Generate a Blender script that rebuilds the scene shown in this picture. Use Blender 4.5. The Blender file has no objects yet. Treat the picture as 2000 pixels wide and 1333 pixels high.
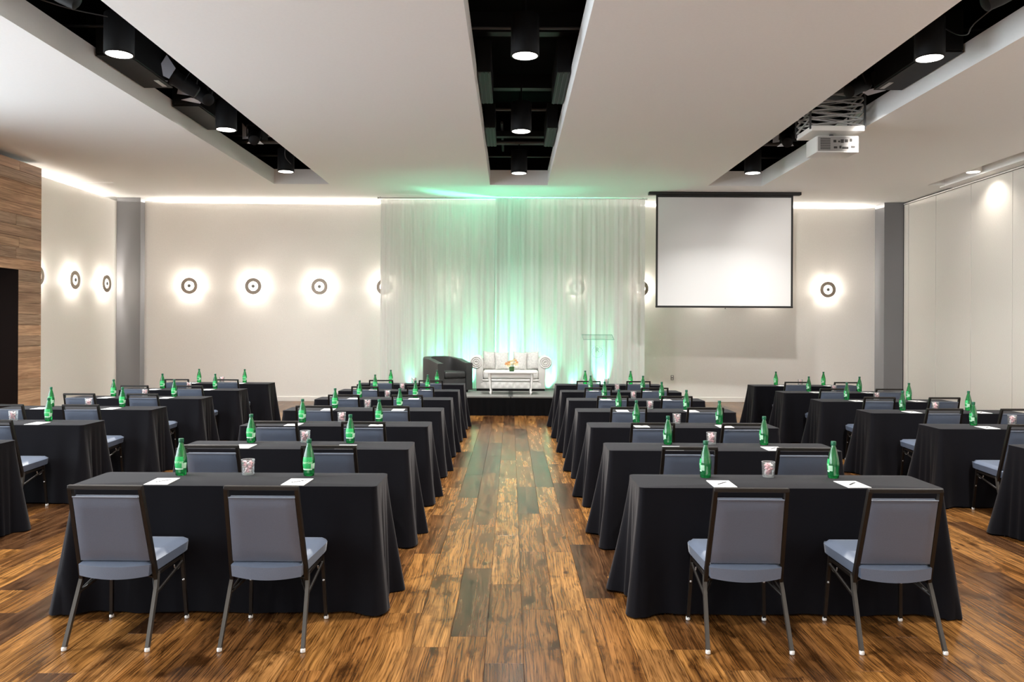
import bpy, bmesh, math, random
from mathutils import Vector, Matrix

# ------------------------------------------------------------------ camera, world, exposure
SC = bpy.context.scene
COL = SC.collection
PI = math.pi
FPX, CAMH, ROLL = 1600.0, 1.70, 0.0045
cam_data = bpy.data.cameras.new('camera')
cam_data.sensor_fit = 'HORIZONTAL'
cam_data.sensor_width = 36.0
cam_data.lens = 36.0 * FPX / 2000.0
cam_data.shift_x = 0.001
cam_data.shift_y = -0.01075
cam_data.clip_start = 0.05
cam_data.clip_end = 100
cam = bpy.data.objects.new('camera', cam_data)
COL.objects.link(cam)
cam.matrix_world = Matrix.Translation((0, 0, CAMH)) @ Matrix.Rotation(PI / 2, 4, 'X') @ Matrix.Rotation(ROLL, 4, 'Z')
SC.camera = cam

world = bpy.data.worlds.new('world')
SC.world = world
world.use_nodes = True
world.node_tree.nodes['Background'].inputs[0].default_value = (0.9, 0.95, 1.0, 1)
world.node_tree.nodes['Background'].inputs[1].default_value = 0.05

SC.view_settings.view_transform = 'Standard'
SC.view_settings.look = 'None'
SC.view_settings.gamma = 1.0
SC.view_settings.use_curve_mapping = False
SC.view_settings.exposure = 0.78

SC.cycles.max_bounces = 7
SC.cycles.diffuse_bounces = 4
SC.cycles.glossy_bounces = 2
SC.cycles.transmission_bounces = 4
SC.cycles.transparent_max_bounces = 8
SC.cycles.caustics_reflective = False
SC.cycles.caustics_refractive = False

CEIL = 4.73
BACK_Y = lambda x: 19.2 + (x + 7.9) * (0.49 / 16.5)     # the back wall runs very slightly askew
DOWN_W = 80.0          # downlight watts
COVE_W = 8.0           # per metre of hidden LED strip
SCONCE_W = 36.0
GREEN_W = 310.0
WARM = (1.0, 0.92, 0.82)
WHITE = (1.0, 0.98, 0.95)


def light(name, kind, loc, energy, color, target=None, **kw):
    d = bpy.data.lights.new(name, kind)
    d.energy = energy
    d.color = color
    for k, v in kw.items():
        setattr(d, k, v)
    o = bpy.data.objects.new(name, d)
    COL.objects.link(o)
    o.location = loc
    if target is not None:
        v = Vector(target) - Vector(loc)
        o.rotation_euler = v.to_track_quat('-Z', 'Y').to_euler()
    return o


# hidden LED strips behind the tops of the back, left and rear walls, throwing level across the ceiling


def strip(mid, along, out, length, watts, h=0.02):
    """area lamp lying along one axis, shining level towards out"""
    o = light('cove_light', 'AREA', mid, watts, WARM, shape='RECTANGLE', size=length, size_y=h)
    X = Vector(along).normalized()
    Z = -Vector(out).normalized()
    Y = Z.cross(X)
    o.matrix_world = Matrix.Translation(mid) @ Matrix((X, Y, Z)).transposed().to_4x4()
    return o


SK = 0.49 / 16.5
for (x0, x1, w) in ((-8.5, -3.1, 1.0), (-3.05, 3.05, 0.35), (3.1, 8.68, 1.0)):
    xm = (x0 + x1) / 2
    strip((xm, BACK_Y(xm) + 0.36, 4.662), (1, SK, 0), (SK, -1, 0), x1 - x0, COVE_W * (x1 - x0) * w)
strip((-9.49, 17.1, 4.662), (0, -1, 0), (1, 0, 0), 3.4, COVE_W * 3.4 * 0.45)

# wash lamps added to brighten the walls, near the slot spotlights and behind the photographer
WASH_W = 125.0
WASH = (1.0, 0.955, 0.90)
for (p, t, k) in (
        ((-4.40, 14.2, 4.66), (-6.9, 19.3, 2.0), 1.1), ((-4.30, 14.2, 4.66), (-4.3, 19.3, 2.0), 0.9), ((-4.40, 11.6, 4.66), (-9.1, 16.6, 1.8), 0.9), ((-4.40, 10.9, 4.66), (-8.7, 12.8, 1.8), 0.6),
        ((4.70, 14.2, 4.66), (7.3, 19.6, 2.2), 1.6), ((4.60, 14.2, 4.66), (4.6, 19.5, 1.4), 0.8), ((4.62, 10.9, 4.66), (9.2, 16.6, 1.6), 2.3), ((4.62, 10.6, 4.66), (9.2, 13.6, 1.5), 1.8),
        ((-4.4, -1.6, 4.66), (-5.0, -5.0, 2.0), 4.0), ((0.1, -1.6, 4.66), (0.0, -5.0, 2.0), 4.0), ((4.6, -1.6, 4.66), (5.0, -5.0, 2.0), 4.0),
        ((4.7, 2.0, 4.66), (9.2, 1.5, 2.0), 12.0), ((4.7, 6.0, 4.66), (9.2, 6.0, 2.0), 10.0)):
    light('added_wash_lamp', 'SPOT', p, WASH_W * k, WASH, target=t, spot_size=math.radians(58 if p[1] > 8 else 84), spot_blend=1.0, shadow_soft_size=0.06)

# cool daylight through the tall windows of the left wall, beside and behind the photographer
DAY_W = 1280.0
WIN_Y = [(-4.2 + 3.1 * k, -1.3 + 3.1 * k) for k in range(5)]
for y0, y1 in WIN_Y:
    light('window_daylight', 'AREA', (-9.55, (y0 + y1) / 2, 2.3), DAY_W / 5, (0.86, 0.93, 1.0), target=(0, (y0 + y1) / 2, 2.3), shape='RECTANGLE', size=2.9, size_y=4.3)

# ------------------------------------------------------------------ materials
MATS = {}


def mat(name, color, rough=0.5, metal=0.0, spec=0.5, **kw):
    m = bpy.data.materials.new(name)
    m.use_nodes = True
    b = m.node_tree.nodes['Principled BSDF']
    b.inputs['Base Color'].default_value = (*color, 1)
    b.inputs['Roughness'].default_value = rough
    b.inputs['Metallic'].default_value = metal
    b.inputs['Specular IOR Level'].default_value = spec
    for k, v in kw.items():
        b.inputs[k].default_value = v
    MATS[name] = m
    return m


def nodes(m):
    return m.node_tree.nodes, m.node_tree.links, m.node_tree.nodes['Principled BSDF']


def speckle(m, c1, c2, scale=(40, 40, 40), bump=0.0, detail=4, coord='Object'):
    """procedural two-tone grain and fine relief"""
    N, L, b = nodes(m)
    tc = N.new('ShaderNodeTexCoord')
    mp = N.new('ShaderNodeMapping')
    mp.inputs['Scale'].default_value = scale
    L.new(tc.outputs[coord], mp.inputs[0])
    n = N.new('ShaderNodeTexNoise')
    n.inputs['Scale'].default_value = 1.0
    n.inputs['Detail'].default_value = detail
    L.new(mp.outputs[0], n.inputs['Vector'])
    r = N.new('ShaderNodeValToRGB')
    r.color_ramp.elements[0].position = 0.3
    r.color_ramp.elements[1].position = 0.7
    r.color_ramp.elements[0].color = (*c1, 1)
    r.color_ramp.elements[1].color = (*c2, 1)
    L.new(n.outputs['Fac'], r.inputs[0])
    L.new(r.outputs[0], b.inputs['Base Color'])
    if bump:
        bp = N.new('ShaderNodeBump')
        bp.inputs['Strength'].default_value = bump
        bp.inputs['Distance'].default_value = 0.003
        L.new(n.outputs['Fac'], bp.inputs['Height'])
        L.new(bp.outputs[0], b.inputs['Normal'])
    return m


def emis(name, color, strength):
    m = mat(name, (0.8, 0.8, 0.8), 0.5)
    b = m.node_tree.nodes['Principled BSDF']
    b.inputs['Emission Color'].default_value = (*color, 1)
    b.inputs['Emission Strength'].default_value = strength
    return m


def mix_shader(m, fac, a, b):
    N = m.node_tree.nodes
    x = N.new('ShaderNodeMixShader')
    if isinstance(fac, (int, float)):
        x.inputs[0].default_value = fac
    else:
        m.node_tree.links.new(fac, x.inputs[0])
    m.node_tree.links.new(a, x.inputs[1])
    m.node_tree.links.new(b, x.inputs[2])
    return x.outputs[0]


def thin_glass(name, tint, body=0.0, body_col=(0.1, 0.6, 0.2), rough=0.03, edge=0.9, solid=0.0):
    """thin clear plastic or glass: tinted see-through with a reflecting surface"""
    m = bpy.data.materials.new(name)
    m.use_nodes = True
    N, L = m.node_tree.nodes, m.node_tree.links
    N.remove(N['Principled BSDF'])
    t = N.new('ShaderNodeBsdfTransparent')
    t.inputs[0].default_value = (*tint, 1)
    sh = t.outputs[0]
    if body:
        d = N.new('ShaderNodeBsdfTranslucent')
        d.inputs[0].default_value = (*body_col, 1)
        d2 = N.new('ShaderNodeBsdfDiffuse')
        d2.inputs[0].default_value = (*body_col, 1)
        sh = mix_shader(m, body, sh, mix_shader(m, 0.5, d.outputs[0], d2.outputs[0]))
    if solid:
        rf = N.new('ShaderNodeBsdfRefraction')
        rf.inputs[0].default_value = (*tint, 1)
        rf.inputs['IOR'].default_value = 1.33
        rf.inputs['Roughness'].default_value = 0.02
        sh = mix_shader(m, solid, sh, rf.outputs[0])
    g = N.new('ShaderNodeBsdfGlossy')
    g.inputs['Roughness'].default_value = rough
    f = N.new('ShaderNodeLayerWeight')
    f.inputs[0].default_value = 0.35
    mm = N.new('ShaderNodeMath')
    mm.operation = 'MULTIPLY_ADD'
    L.new(f.outputs['Fresnel'], mm.inputs[0])
    mm.inputs[1].default_value = edge
    mm.inputs[2].default_value = 0.03
    out = mix_shader(m, mm.outputs[0], sh, g.outputs[0])
    L.new(out, N['Material Output'].inputs[0])
    MATS[name] = m
    return m


speckle(mat('wall_paint', (0.82, 0.80, 0.76), 0.75), (0.80, 0.775, 0.735), (0.84, 0.815, 0.775), (60, 60, 60), 0.15)
speckle(mat('ceiling_paint', (0.8, 0.79, 0.77), 0.85), (0.88, 0.88, 0.87), (0.90, 0.90, 0.89), (30, 30, 30), 0.05)
mat('column_paint', (0.19, 0.19, 0.20), 0.45)
mat('trim_white', (0.80, 0.78, 0.74), 0.4)
speckle(mat('partition_fabric', (0.6, 0.57, 0.52), 0.8), (0.66, 0.63, 0.58), (0.73, 0.70, 0.65), (25, 25, 300), 0.3)
mat('black_paint', (0.005, 0.005, 0.005), 0.9, spec=0.08)
mat('black_metal', (0.007, 0.007, 0.0075), 0.55, spec=0.22)
mat('duct_grey', (0.07, 0.07, 0.072), 0.5, 0.6)
mat('slat_grey', (0.045, 0.045, 0.045), 0.6)
mat('pale_metal', (0.5, 0.5, 0.5), 0.4, 0.7)
mat('door_blue', (0.42, 0.44, 0.5), 0.4, 0.3)
mat('stage_black', (0.0025, 0.0025, 0.003), 0.9, spec=0.1)
speckle(mat('stage_carpet', (0.14, 0.14, 0.13), 0.9), (0.12, 0.12, 0.11), (0.18, 0.175, 0.165), (200, 200, 200), 0.4)
mat('seam_dark', (0.02, 0.02, 0.02), 0.8)
speckle(mat('chair_fabric', (0.13, 0.15, 0.2), 0.42, **{'Coat Weight': 1.0, 'Coat Roughness': 0.40, 'Sheen Weight': 0.22, 'Sheen Roughness': 0.3}), (0.086, 0.110, 0.160), (0.102, 0.127, 0.180), (250, 250, 250), 0.15)
mat('chair_frame', (0.011, 0.008, 0.006), 0.40, 0.2)
mat('chair_leg', (0.075, 0.068, 0.060), 0.42, 0.5)
mat('glide_white', (0.75, 0.73, 0.70), 0.35, 0.2)
mat('paper', (0.66, 0.65, 0.63), 0.8, spec=0.2)
mat('print_grey', (0.05, 0.05, 0.052), 0.8, spec=0.1)
mat('bottle_cap', (0.004, 0.10, 0.045), 0.35)
mat('label_white', (0.42, 0.66, 0.46), 0.5)
mat('label_green', (0.015, 0.42, 0.10), 0.4)
mat('label_text', (0.55, 0.85, 0.60), 0.5)
thin_glass('bottle_green', (0.22, 0.90, 0.40), 0.40, (0.03, 0.62, 0.20), 0.05, 1.0, 0.55)
thin_glass('clear_glass', (0.98, 0.99, 0.99), 0.08, (0.95, 0.96, 0.96), 0.02, 0.5)
thin_glass('glass_rim', (0.97, 0.98, 0.98), 0.45, (0.95, 0.96, 0.96), 0.05, 0.6)
thin_glass('acrylic', (0.95, 0.98, 0.97), 0.0, rough=0.02, edge=0.30)
thin_glass('window_glass', (0.97, 0.98, 0.98), 0.0, rough=0.01, edge=0.3)
mat('acrylic_edge', (0.22, 0.36, 0.31), 0.2)
mat('candy_pink', (0.85, 0.48, 0.50), 0.35)
mat('candy_white', (0.88, 0.78, 0.76), 0.35)
mat('sofa_white', (0.72, 0.70, 0.67), 0.45)
speckle(mat('pillow_white', (0.62, 0.59, 0.57), 0.6), (0.52, 0.50, 0.49), (0.68, 0.66, 0.63), (30, 30, 30), 0.5)
mat('lacquer_white', (0.80, 0.79, 0.76), 0.3)
mat('leather_dark', (0.030, 0.030, 0.030), 0.42)
mat('vase_green', (0.02, 0.07, 0.015), 0.4)
mat('petal_orange', (0.80, 0.40, 0.16), 0.5)
mat('petal_cream', (0.85, 0.74, 0.48), 0.5)
mat('leaf_green', (0.06, 0.16, 0.03), 0.5)
mat('screen_black', (0.010, 0.010, 0.010), 0.5)
mat('screen_cloth', (0.74, 0.74, 0.74), 0.8)
mat('projector_white', (0.72, 0.72, 0.70), 0.4)
mat('projector_grey', (0.30, 0.29, 0.28), 0.5)
mat('port_dark', (0.035, 0.032, 0.03), 0.5)
mat('ring_bronze', (0.36, 0.31, 0.26), 0.45, 0.5)
mat('socket_grey', (0.20, 0.20, 0.19), 0.4)
mat('door_dark', (0.012, 0.005, 0.003), 0.5, spec=0.2)
emis('lamp_lens', (1.0, 0.95, 0.86), 5.0)
emis('bulb_glow', (1.0, 0.93, 0.84), 1.3)
emis('green_lens', (0.35, 1.0, 0.65), 6.0)


def cloth_material():
    m = mat('cloth_black', (0.0030, 0.0028, 0.0048), 0.85, spec=0.15)
    N, L, b = nodes(m)
    b.inputs['Sheen Weight'].default_value = 0.09
    b.inputs['Sheen Roughness'].default_value = 0.4
    b.inputs['Sheen Tint'].default_value = (0.75, 0.72, 0.72, 1)
    tc = N.new('ShaderNodeTexCoord')
    n = N.new('ShaderNodeTexNoise')
    n.inputs['Scale'].default_value = 350
    n.inputs['Detail'].default_value = 2
    L.new(tc.outputs['Object'], n.inputs['Vector'])
    bp = N.new('ShaderNodeBump')
    bp.inputs['Strength'].default_value = 0.25
    bp.inputs['Distance'].default_value = 0.001
    L.new(n.outputs['Fac'], bp.inputs['Height'])
    L.new(bp.outputs[0], b.inputs['Normal'])


cloth_material()


def drape_material():
    m = bpy.data.materials.new('sheer_drape')
    m.use_nodes = True
    N, L = m.node_tree.nodes, m.node_tree.links
    N.remove(N['Principled BSDF'])
    d = N.new('ShaderNodeBsdfDiffuse')
    d.inputs[0].default_value = (0.74, 0.73, 0.71, 1)
    t = N.new('ShaderNodeBsdfTranslucent')
    t.inputs[0].default_value = (0.80, 0.79, 0.77, 1)
    s = N.new('ShaderNodeBsdfTransparent')
    tc = N.new('ShaderNodeTexCoord')
    mp = N.new('ShaderNodeMapping')
    mp.inputs['Scale'].default_value = (55, 1, 0.4)
    L.new(tc.outputs['Object'], mp.inputs[0])
    n = N.new('ShaderNodeTexNoise')
    n.inputs['Scale'].default_value = 1
    n.inputs['Detail'].default_value = 3
    L.new(mp.outputs[0], n.inputs['Vector'])
    mr = N.new('ShaderNodeMapRange')
    mr.inputs['From Min'].default_value = 0.3
    mr.inputs['From Max'].default_value = 0.7
    mr.inputs['To Min'].default_value = 0.02
    mr.inputs['To Max'].default_value = 0.12
    L.new(n.outputs['Fac'], mr.inputs[0])
    a = mix_shader(m, 0.26, d.outputs[0], t.outputs[0])
    out = mix_shader(m, mr.outputs[0], a, s.outputs[0])
    L.new(out, N['Material Output'].inputs[0])
    MATS['sheer_drape'] = m


drape_material()


def wood_material(name, axis, palette, rough, spec=0.5, fine=130.0, band=20.0, line_dark=0.42, band_dark=0.55, knots=1.0):
    """plank wood; the mesh attribute 'tone' (0..1) picks the plank's own shade and shifts its grain"""
    m = mat(name, (0.3, 0.2, 0.1), rough, spec=spec)
    N, L, b = nodes(m)

    def mapped(src, cross, along):
        mp = N.new('ShaderNodeMapping')
        v = [cross] * 3
        v[axis] = along
        mp.inputs['Scale'].default_value = v
        L.new(src, mp.inputs[0])
        return mp.outputs[0]

    def noise(vec, detail, dist=0.0, rgh=0.55):
        n = N.new('ShaderNodeTexNoise')
        n.inputs['Scale'].default_value = 1.0
        n.inputs['Detail'].default_value = detail
        n.inputs['Distortion'].default_value = dist
        n.inputs['Roughness'].default_value = rgh
        L.new(vec, n.inputs['Vector'])
        return n

    def ramp(src, p0, c0, p1, c1):
        r = N.new('ShaderNodeValToRGB')
        r.color_ramp.elements[0].position = p0
        r.color_ramp.elements[1].position = p1
        r.color_ramp.elements[0].color = (*c0, 1)
        r.color_ramp.elements[1].color = (*c1, 1)
        L.new(src, r.inputs[0])
        return r.outputs[0]

    def mult(a, c):
        mx = N.new('ShaderNodeMix')
        mx.data_type = 'RGBA'
        mx.blend_type = 'MULTIPLY'
        mx.inputs[0].default_value = 1.0
        L.new(a, mx.inputs[6])
        L.new(c, mx.inputs[7])
        return mx.outputs[2]

    geo = N.new('ShaderNodeNewGeometry')
    at = N.new('ShaderNodeAttribute')
    at.attribute_name = 'tone'
    off = N.new('ShaderNodeVectorMath')
    off.operation = 'SCALE'
    off.inputs[0].default_value = (37.0, 51.0, 23.0)
    L.new(at.outputs['Fac'], off.inputs['Scale'])
    add = N.new('ShaderNodeVectorMath')
    L.new(geo.outputs['Position'], add.inputs[0])
    L.new(off.outputs[0], add.inputs[1])
    base = add.outputs[0]
    # the grain wanders sideways, more so around knots
    wander = noise(mapped(base, 4.0, 1.3), 2)
    ws = N.new('ShaderNodeVectorMath')
    ws.operation = 'SCALE'
    ws.inputs['Scale'].default_value = 0.06
    L.new(wander.outputs['Color'], ws.inputs[0])
    wa = N.new('ShaderNodeVectorMath')
    L.new(base, wa.inputs[0])
    L.new(ws.outputs[0], wa.inputs[1])
    warped = wa.outputs[0]
    lines = noise(mapped(warped, fine, fine * 0.016), 4, 0.0, 0.6)
    bands = noise(mapped(warped, band, band * 0.055), 3, 0.25)
    d = line_dark
    c_lines = ramp(lines.outputs['Fac'], 0.36, (d, d * 0.88, d * 0.78), 0.58, (1.08, 1.06, 1.04))
    d = band_dark
    c_bands = ramp(bands.outputs['Fac'], 0.34, (d, d * 0.9, d * 0.8), 0.62, (1.12, 1.12, 1.10))
    # plank shade
    wn = N.new('ShaderNodeTexWhiteNoise')
    wn.noise_dimensions = '1D'
    L.new(at.outputs['Fac'], wn.inputs['W'])
    p = N.new('ShaderNodeValToRGB')
    p.color_ramp.interpolation = 'CONSTANT'
    els = p.color_ramp.elements
    els[0].position, els[0].color = palette[0][0], (*palette[0][1], 1)
    els[1].position, els[1].color = palette[1][0], (*palette[1][1], 1)
    for pos, c in palette[2:]:
        e = els.new(pos)
        e.color = (*c, 1)
    L.new(wn.outputs['Value'], p.inputs[0])
    col = mult(mult(p.outputs[0], c_lines), c_bands)
    if knots:
        # smoky dark patches and small black knots of the wood itself
        smoke = noise(mapped(warped, 6.5, 2.6), 4, 0.8)
        col = mult(col, ramp(smoke.outputs['Fac'], 0.54, (1, 1, 1), 0.70, (0.34, 0.29, 0.25)))
        vo = N.new('ShaderNodeTexVoronoi')
        vo.inputs['Scale'].default_value = 1.0
        L.new(mapped(warped, 6.0, 2.6), vo.inputs['Vector'])
        col = mult(col, ramp(vo.outputs['Distance'], 0.035, (0.16, 0.12, 0.10), 0.13, (1, 1, 1)))
    L.new(col, b.inputs['Base Color'])
    bp = N.new('ShaderNodeBump')
    bp.inputs['Strength'].default_value = 0.04
    bp.inputs['Distance'].default_value = 0.002
    L.new(lines.outputs['Fac'], bp.inputs['Height'])
    L.new(bp.outputs[0], b.inputs['Normal'])
    return m


wood_material('floor_wood', 1, [(0.0, (0.275, 0.130, 0.037)), (0.26, (0.21, 0.094, 0.027)), (0.48, (0.15, 0.067, 0.022)),
                                (0.66, (0.090, 0.042, 0.018)), (0.84, (0.25, 0.122, 0.040))], 0.24, 0.16, line_dark=0.34, band_dark=0.46)
wood_material('wall_wood', 1, [(0.0, (0.46, 0.29, 0.180)), (0.25, (0.40, 0.25, 0.158)), (0.50, (0.52, 0.32, 0.195)),
                               (0.75, (0.39, 0.26, 0.175))], 0.5, 0.4, 60.0, 12.0, 0.62, 0.66, 0)
wood_material('dark_wood', 1, [(0.0, (0.012, 0.005, 0.003)), (0.35, (0.018, 0.007, 0.004)), (0.7, (0.009, 0.004, 0.003))],
              0.45, 0.25, 60.0, 12.0, 0.6, 0.6, 0)


# ------------------------------------------------------------------ mesh helpers
class MB:
    def __init__(self):
        self.bm = bmesh.new()

    def box(self, lo, hi, bevel=0.0, seg=2, M=None):
        c = [(a + b) / 2 for a, b in zip(lo, hi)]
        s = [abs(b - a) for a, b in zip(lo, hi)]
        X = Matrix.Translation(c) @ Matrix.Diagonal((*s, 1))
        if M is not None:
            X = M @ X
        vs = bmesh.ops.create_cube(self.bm, size=1.0, matrix=X)['verts']
        if bevel:
            es = list({e for v in vs for e in v.link_edges})
            bmesh.ops.bevel(self.bm, geom=es, offset=bevel, segments=seg, affect='EDGES', profile=0.5)
        return self

    def grid(self, pts, closed_u=False, closed_v=False):
        """pts[v][u] -> quads"""
        V = [[self.bm.verts.new(p) for p in row] for row in pts]
        nv, nu = len(V), len(V[0])
        for j in range(nv if closed_v else nv - 1):
            for i in range(nu if closed_u else nu - 1):
                a, b = V[j][i], V[j][(i + 1) % nu]
                c, d = V[(j + 1) % nv][(i + 1) % nu], V[(j + 1) % nv][i]
                try:
                    self.bm.faces.new((a, b, c, d))
                except ValueError:
                    pass
        return V

    def cap(self, ring, flip=False):
        try:
            self.bm.faces.new(ring[::-1] if flip else ring)
        except ValueError:
            pass

    def lathe(self, prof, seg=20, M=None, cap0=True, cap1=True):
        rows = []
        for r, z in prof:
            rows.append([Vector((r * math.cos(2 * PI * k / seg), r * math.sin(2 * PI * k / seg), z)) for k in range(seg)])
        if M is not None:
            rows = [[M @ p for p in row] for row in rows]
        V = self.grid(rows, closed_u=True)
        if cap0:
            self.cap(V[0], True)
        if cap1:
            self.cap(V[-1])
        return self

    def tube(self, pts, w, h=None, seg=None, closed=False, up=None):
        """sweep a round (seg) or rectangular (w x h) section along pts"""
        pts = [Vector(p) for p in pts]
        rings = []
        n = len(pts)
        for i, p in enumerate(pts):
            if closed:
                t = pts[(i + 1) % n] - pts[i - 1]
            else:
                t = pts[min(i + 1, n - 1)] - pts[max(i - 1, 0)]
            t.normalize()
            u = Vector(up) if up is not None else (Vector((0, 0, 1)) if abs(t.z) < 0.9 else Vector((0, 1, 0)))
            s = t.cross(u).normalized()
            u = s.cross(t).normalized()
            if seg:
                rr = w[i] if isinstance(w, (list, tuple)) else w
                rings.append([p + s * (rr * math.cos(2 * PI * k / seg)) + u * (rr * math.sin(2 * PI * k / seg)) for k in range(seg)])
            else:
                hh = h or w
                rings.append([p + s * (a * w / 2) + u * (b * hh / 2) for a, b in ((-1, -1), (1, -1), (1, 1), (-1, 1))])
        V = self.grid(rings, closed_u=True, closed_v=closed)
        if not closed:
            self.cap(V[0], True)
            self.cap(V[-1])
        return self

    def ball(self, c, r, sub=2, sc=(1, 1, 1), rot=None):
        M = Matrix.Translation(c) @ (rot or Matrix()) @ Matrix.Diagonal((*[r * k for k in sc], 1))
        bmesh.ops.create_icosphere(self.bm, subdivisions=sub, radius=1.0, matrix=M)
        return self

    def prism(self, poly, a, b, axis='Y', bevel=0.0):
        """poly: 2-D outline, extruded from a to b along axis"""
        def P(p, t):
            return {'Y': (p[0], t, p[1]), 'X': (t, p[0], p[1]), 'Z': (p[0], p[1], t)}[axis]
        A = [self.bm.verts.new(P(p, a)) for p in poly]
        B = [self.bm.verts.new(P(p, b)) for p in poly]
        n = len(poly)
        fs = [self.bm.faces.new(A), self.bm.faces.new(B[::-1])]
        for i in range(n):
            fs.append(self.bm.faces.new((A[i], B[i], B[(i + 1) % n], A[(i + 1) % n])))
        if bevel:
            es = [e for f in fs[:2] for e in f.edges]
            bmesh.ops.bevel(self.bm, geom=list(set(es)), offset=bevel, segments=2, affect='EDGES', profile=0.5)
        return self

    def mesh(self, name, material, smooth=False, angle=40):
        bmesh.ops.recalc_face_normals(self.bm, faces=self.bm.faces)
        me = bpy.data.meshes.new(name)
        self.bm.to_mesh(me)
        self.bm.free()
        me.materials.append(MATS[material])
        if smooth:
            me.shade_smooth()
            try:
                me.set_sharp_from_angle(angle=math.radians(angle))
            except Exception:
                pass
        return me

    def build(self, name, material, parent=None, smooth=False, loc=None, angle=40):
        return link(name, self.mesh(name, material, smooth, angle), parent, loc)


def link(name, me, parent=None, loc=None):
    o = bpy.data.objects.new(name, me)
    COL.objects.link(o)
    if parent is not None:
        o.parent = parent
    if loc is not None:
        o.location = loc
    return o


def tag(o, label=None, cat=None, group=None, kind=None):
    if label:
        o['label'] = label
    if cat:
        o['category'] = cat
    if group:
        o['group'] = group
    if kind:
        o['kind'] = kind
    return o


def thing(name, label, cat, loc=(0, 0, 0), rz=0.0, group=None):
    o = bpy.data.objects.new(name, None)
    o.empty_display_size = 0.1
    COL.objects.link(o)
    o.location = loc
    o.rotation_euler = (0, 0, rz)
    return tag(o, label, cat, group)


def struct(name, me=None):
    o = bpy.data.objects.new(name, me)
    COL.objects.link(o)
    o['kind'] = 'structure'
    return o


def dup(root, loc, rz=0.0, label=None, group=None):
    r = root.copy()
    COL.objects.link(r)
    r.location = loc
    r.rotation_euler = (0, 0, rz)
    if label:
        r['label'] = label
    if group:
        r['group'] = group
    for ch in list(root.children):
        c = ch.copy()
        COL.objects.link(c)
        c.parent = r
        for g in list(ch.children):
            d = g.copy()
            COL.objects.link(d)
            d.parent = c
    return r


def quad_obj(name, material, parent, vs, fs):
    me = bpy.data.meshes.new(name)
    me.from_pydata(vs, [], fs)
    me.materials.append(MATS[material])
    return link(name, me, parent)


# ------------------------------------------------------------------ layout numbers
TL, TD, TH = 1.83, 0.46, 0.76
ROWS = [4.90 + 1.51 * k for k in range(7)]            # front edges of the seven table rows
BLOCKS = {'A': -4.14, 'B': -0.80, 'C': 0.775, 'D': 4.16}   # aisle-side edge of each block of tables
SIGN = {'A': -1, 'B': -1, 'C': 1, 'D': 1}
TABLES = []
for blk in 'ABCD':
    for k in range(7):
        if blk in 'AD' and k == 0:
            continue
        e = BLOCKS[blk]
        x0, x1 = (e - TL, e) if SIGN[blk] < 0 else (e, e + TL)
        TABLES.append((blk, k, x0, x1, ROWS[k]))

# ------------------------------------------------------------------ the setting: floor
rnd = random.Random(7)
floor = struct('floor', MB().box((-9.6, -5.2, -0.10), (9.6, 20.3, -0.012)).mesh('floor', 'seam_dark'))
PW, PL = 0.20, 1.30
planks = []
xs = -9.5275
c = 0
while xs < 9.5:
    yo = -5.2 - rnd.random() * PL
    while yo < 20.2:
        planks.append((xs, yo, rnd.random()))
        yo += PL
    xs += PW
    c += 1


def under_table(x, y):
    for b, k, x0, x1, y0 in TABLES:
        if x0 - 0.05 < x < x1 + 0.05 and y0 - 0.03 < y < y0 + TD + 0.05:
            return True
    return False


def plank_score(p):
    x0, y0, _ = p
    s = 0.0
    for i in range(2):
        for j in range(6):
            x, y = x0 + PW * (0.25 + 0.5 * i), y0 + PL * (j + 0.5) / 6
            if y < 3.4 or y > 16.2:
                continue
            u, v = 998 + FPX * x / y, 645 + FPX * CAMH / y
            if not (-20 < u < 2020 and v < 1350) or under_table(x, y):
                continue
            # hidden behind the cloth of a nearer table?
            hid = False
            for b, k, tx0, tx1, ty in TABLES:
                if ty < y:
                    t = ty / y
                    if tx0 < x * t < tx1 and CAMH * (1 - t) < TH:
                        hid = True
                        break
            if not hid:
                s += 1.0 / y ** 3
    return s


ranked = sorted(planks, key=plank_score, reverse=True)


def plank_geo(p, vs, fs, tones):
    x0, y0, t = p
    g = 0.0009
    x1, y1 = x0 + PW - g, min(y0 + PL - g, 20.25)
    x0, y0 = x0 + g, y0 + g
    b = 0.0012
    n = len(vs)
    vs += [(x0, y0, -0.011), (x1, y0, -0.011), (x1, y1, -0.011), (x0, y1, -0.011),
           (x0, y0, -b), (x1, y0, -b), (x1, y1, -b), (x0, y1, -b),
           (x0 + b, y0 + b, 0), (x1 - b, y0 + b, 0), (x1 - b, y1 - b, 0), (x0 + b, y1 - b, 0)]
    f = [(8, 9, 10, 11)] + [(k, (k + 1) % 4, 4 + (k + 1) % 4, 4 + k) for k in range(4)] + \
        [(4 + k, 4 + (k + 1) % 4, 8 + (k + 1) % 4, 8 + k) for k in range(4)]
    fs += [tuple(n + i for i in q) for q in f]
    tones += [t] * len(f)


def tone_mesh(name, material, vs, fs, tones):
    me = bpy.data.meshes.new(name)
    me.from_pydata(vs, [], fs)
    a = me.attributes.new('tone', 'FLOAT', 'FACE')
    a.data.foreach_set('value', tones)
    me.materials.append(MATS[material])
    return me


N_PLANK = 290
for p in ranked[:N_PLANK]:
    vs, fs, tn = [], [], []
    plank_geo(p, vs, fs, tn)
    link('floor_plank', tone_mesh('floor_plank', 'floor_wood', vs, fs, tn), floor)
vs, fs, tn = [], [], []
for p in ranked[N_PLANK:]:
    plank_geo(p, vs, fs, tn)
o = link('floor_planking', tone_mesh('floor_planking', 'floor_wood', vs, fs, tn), floor)
o['kind'] = 'stuff'

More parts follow.
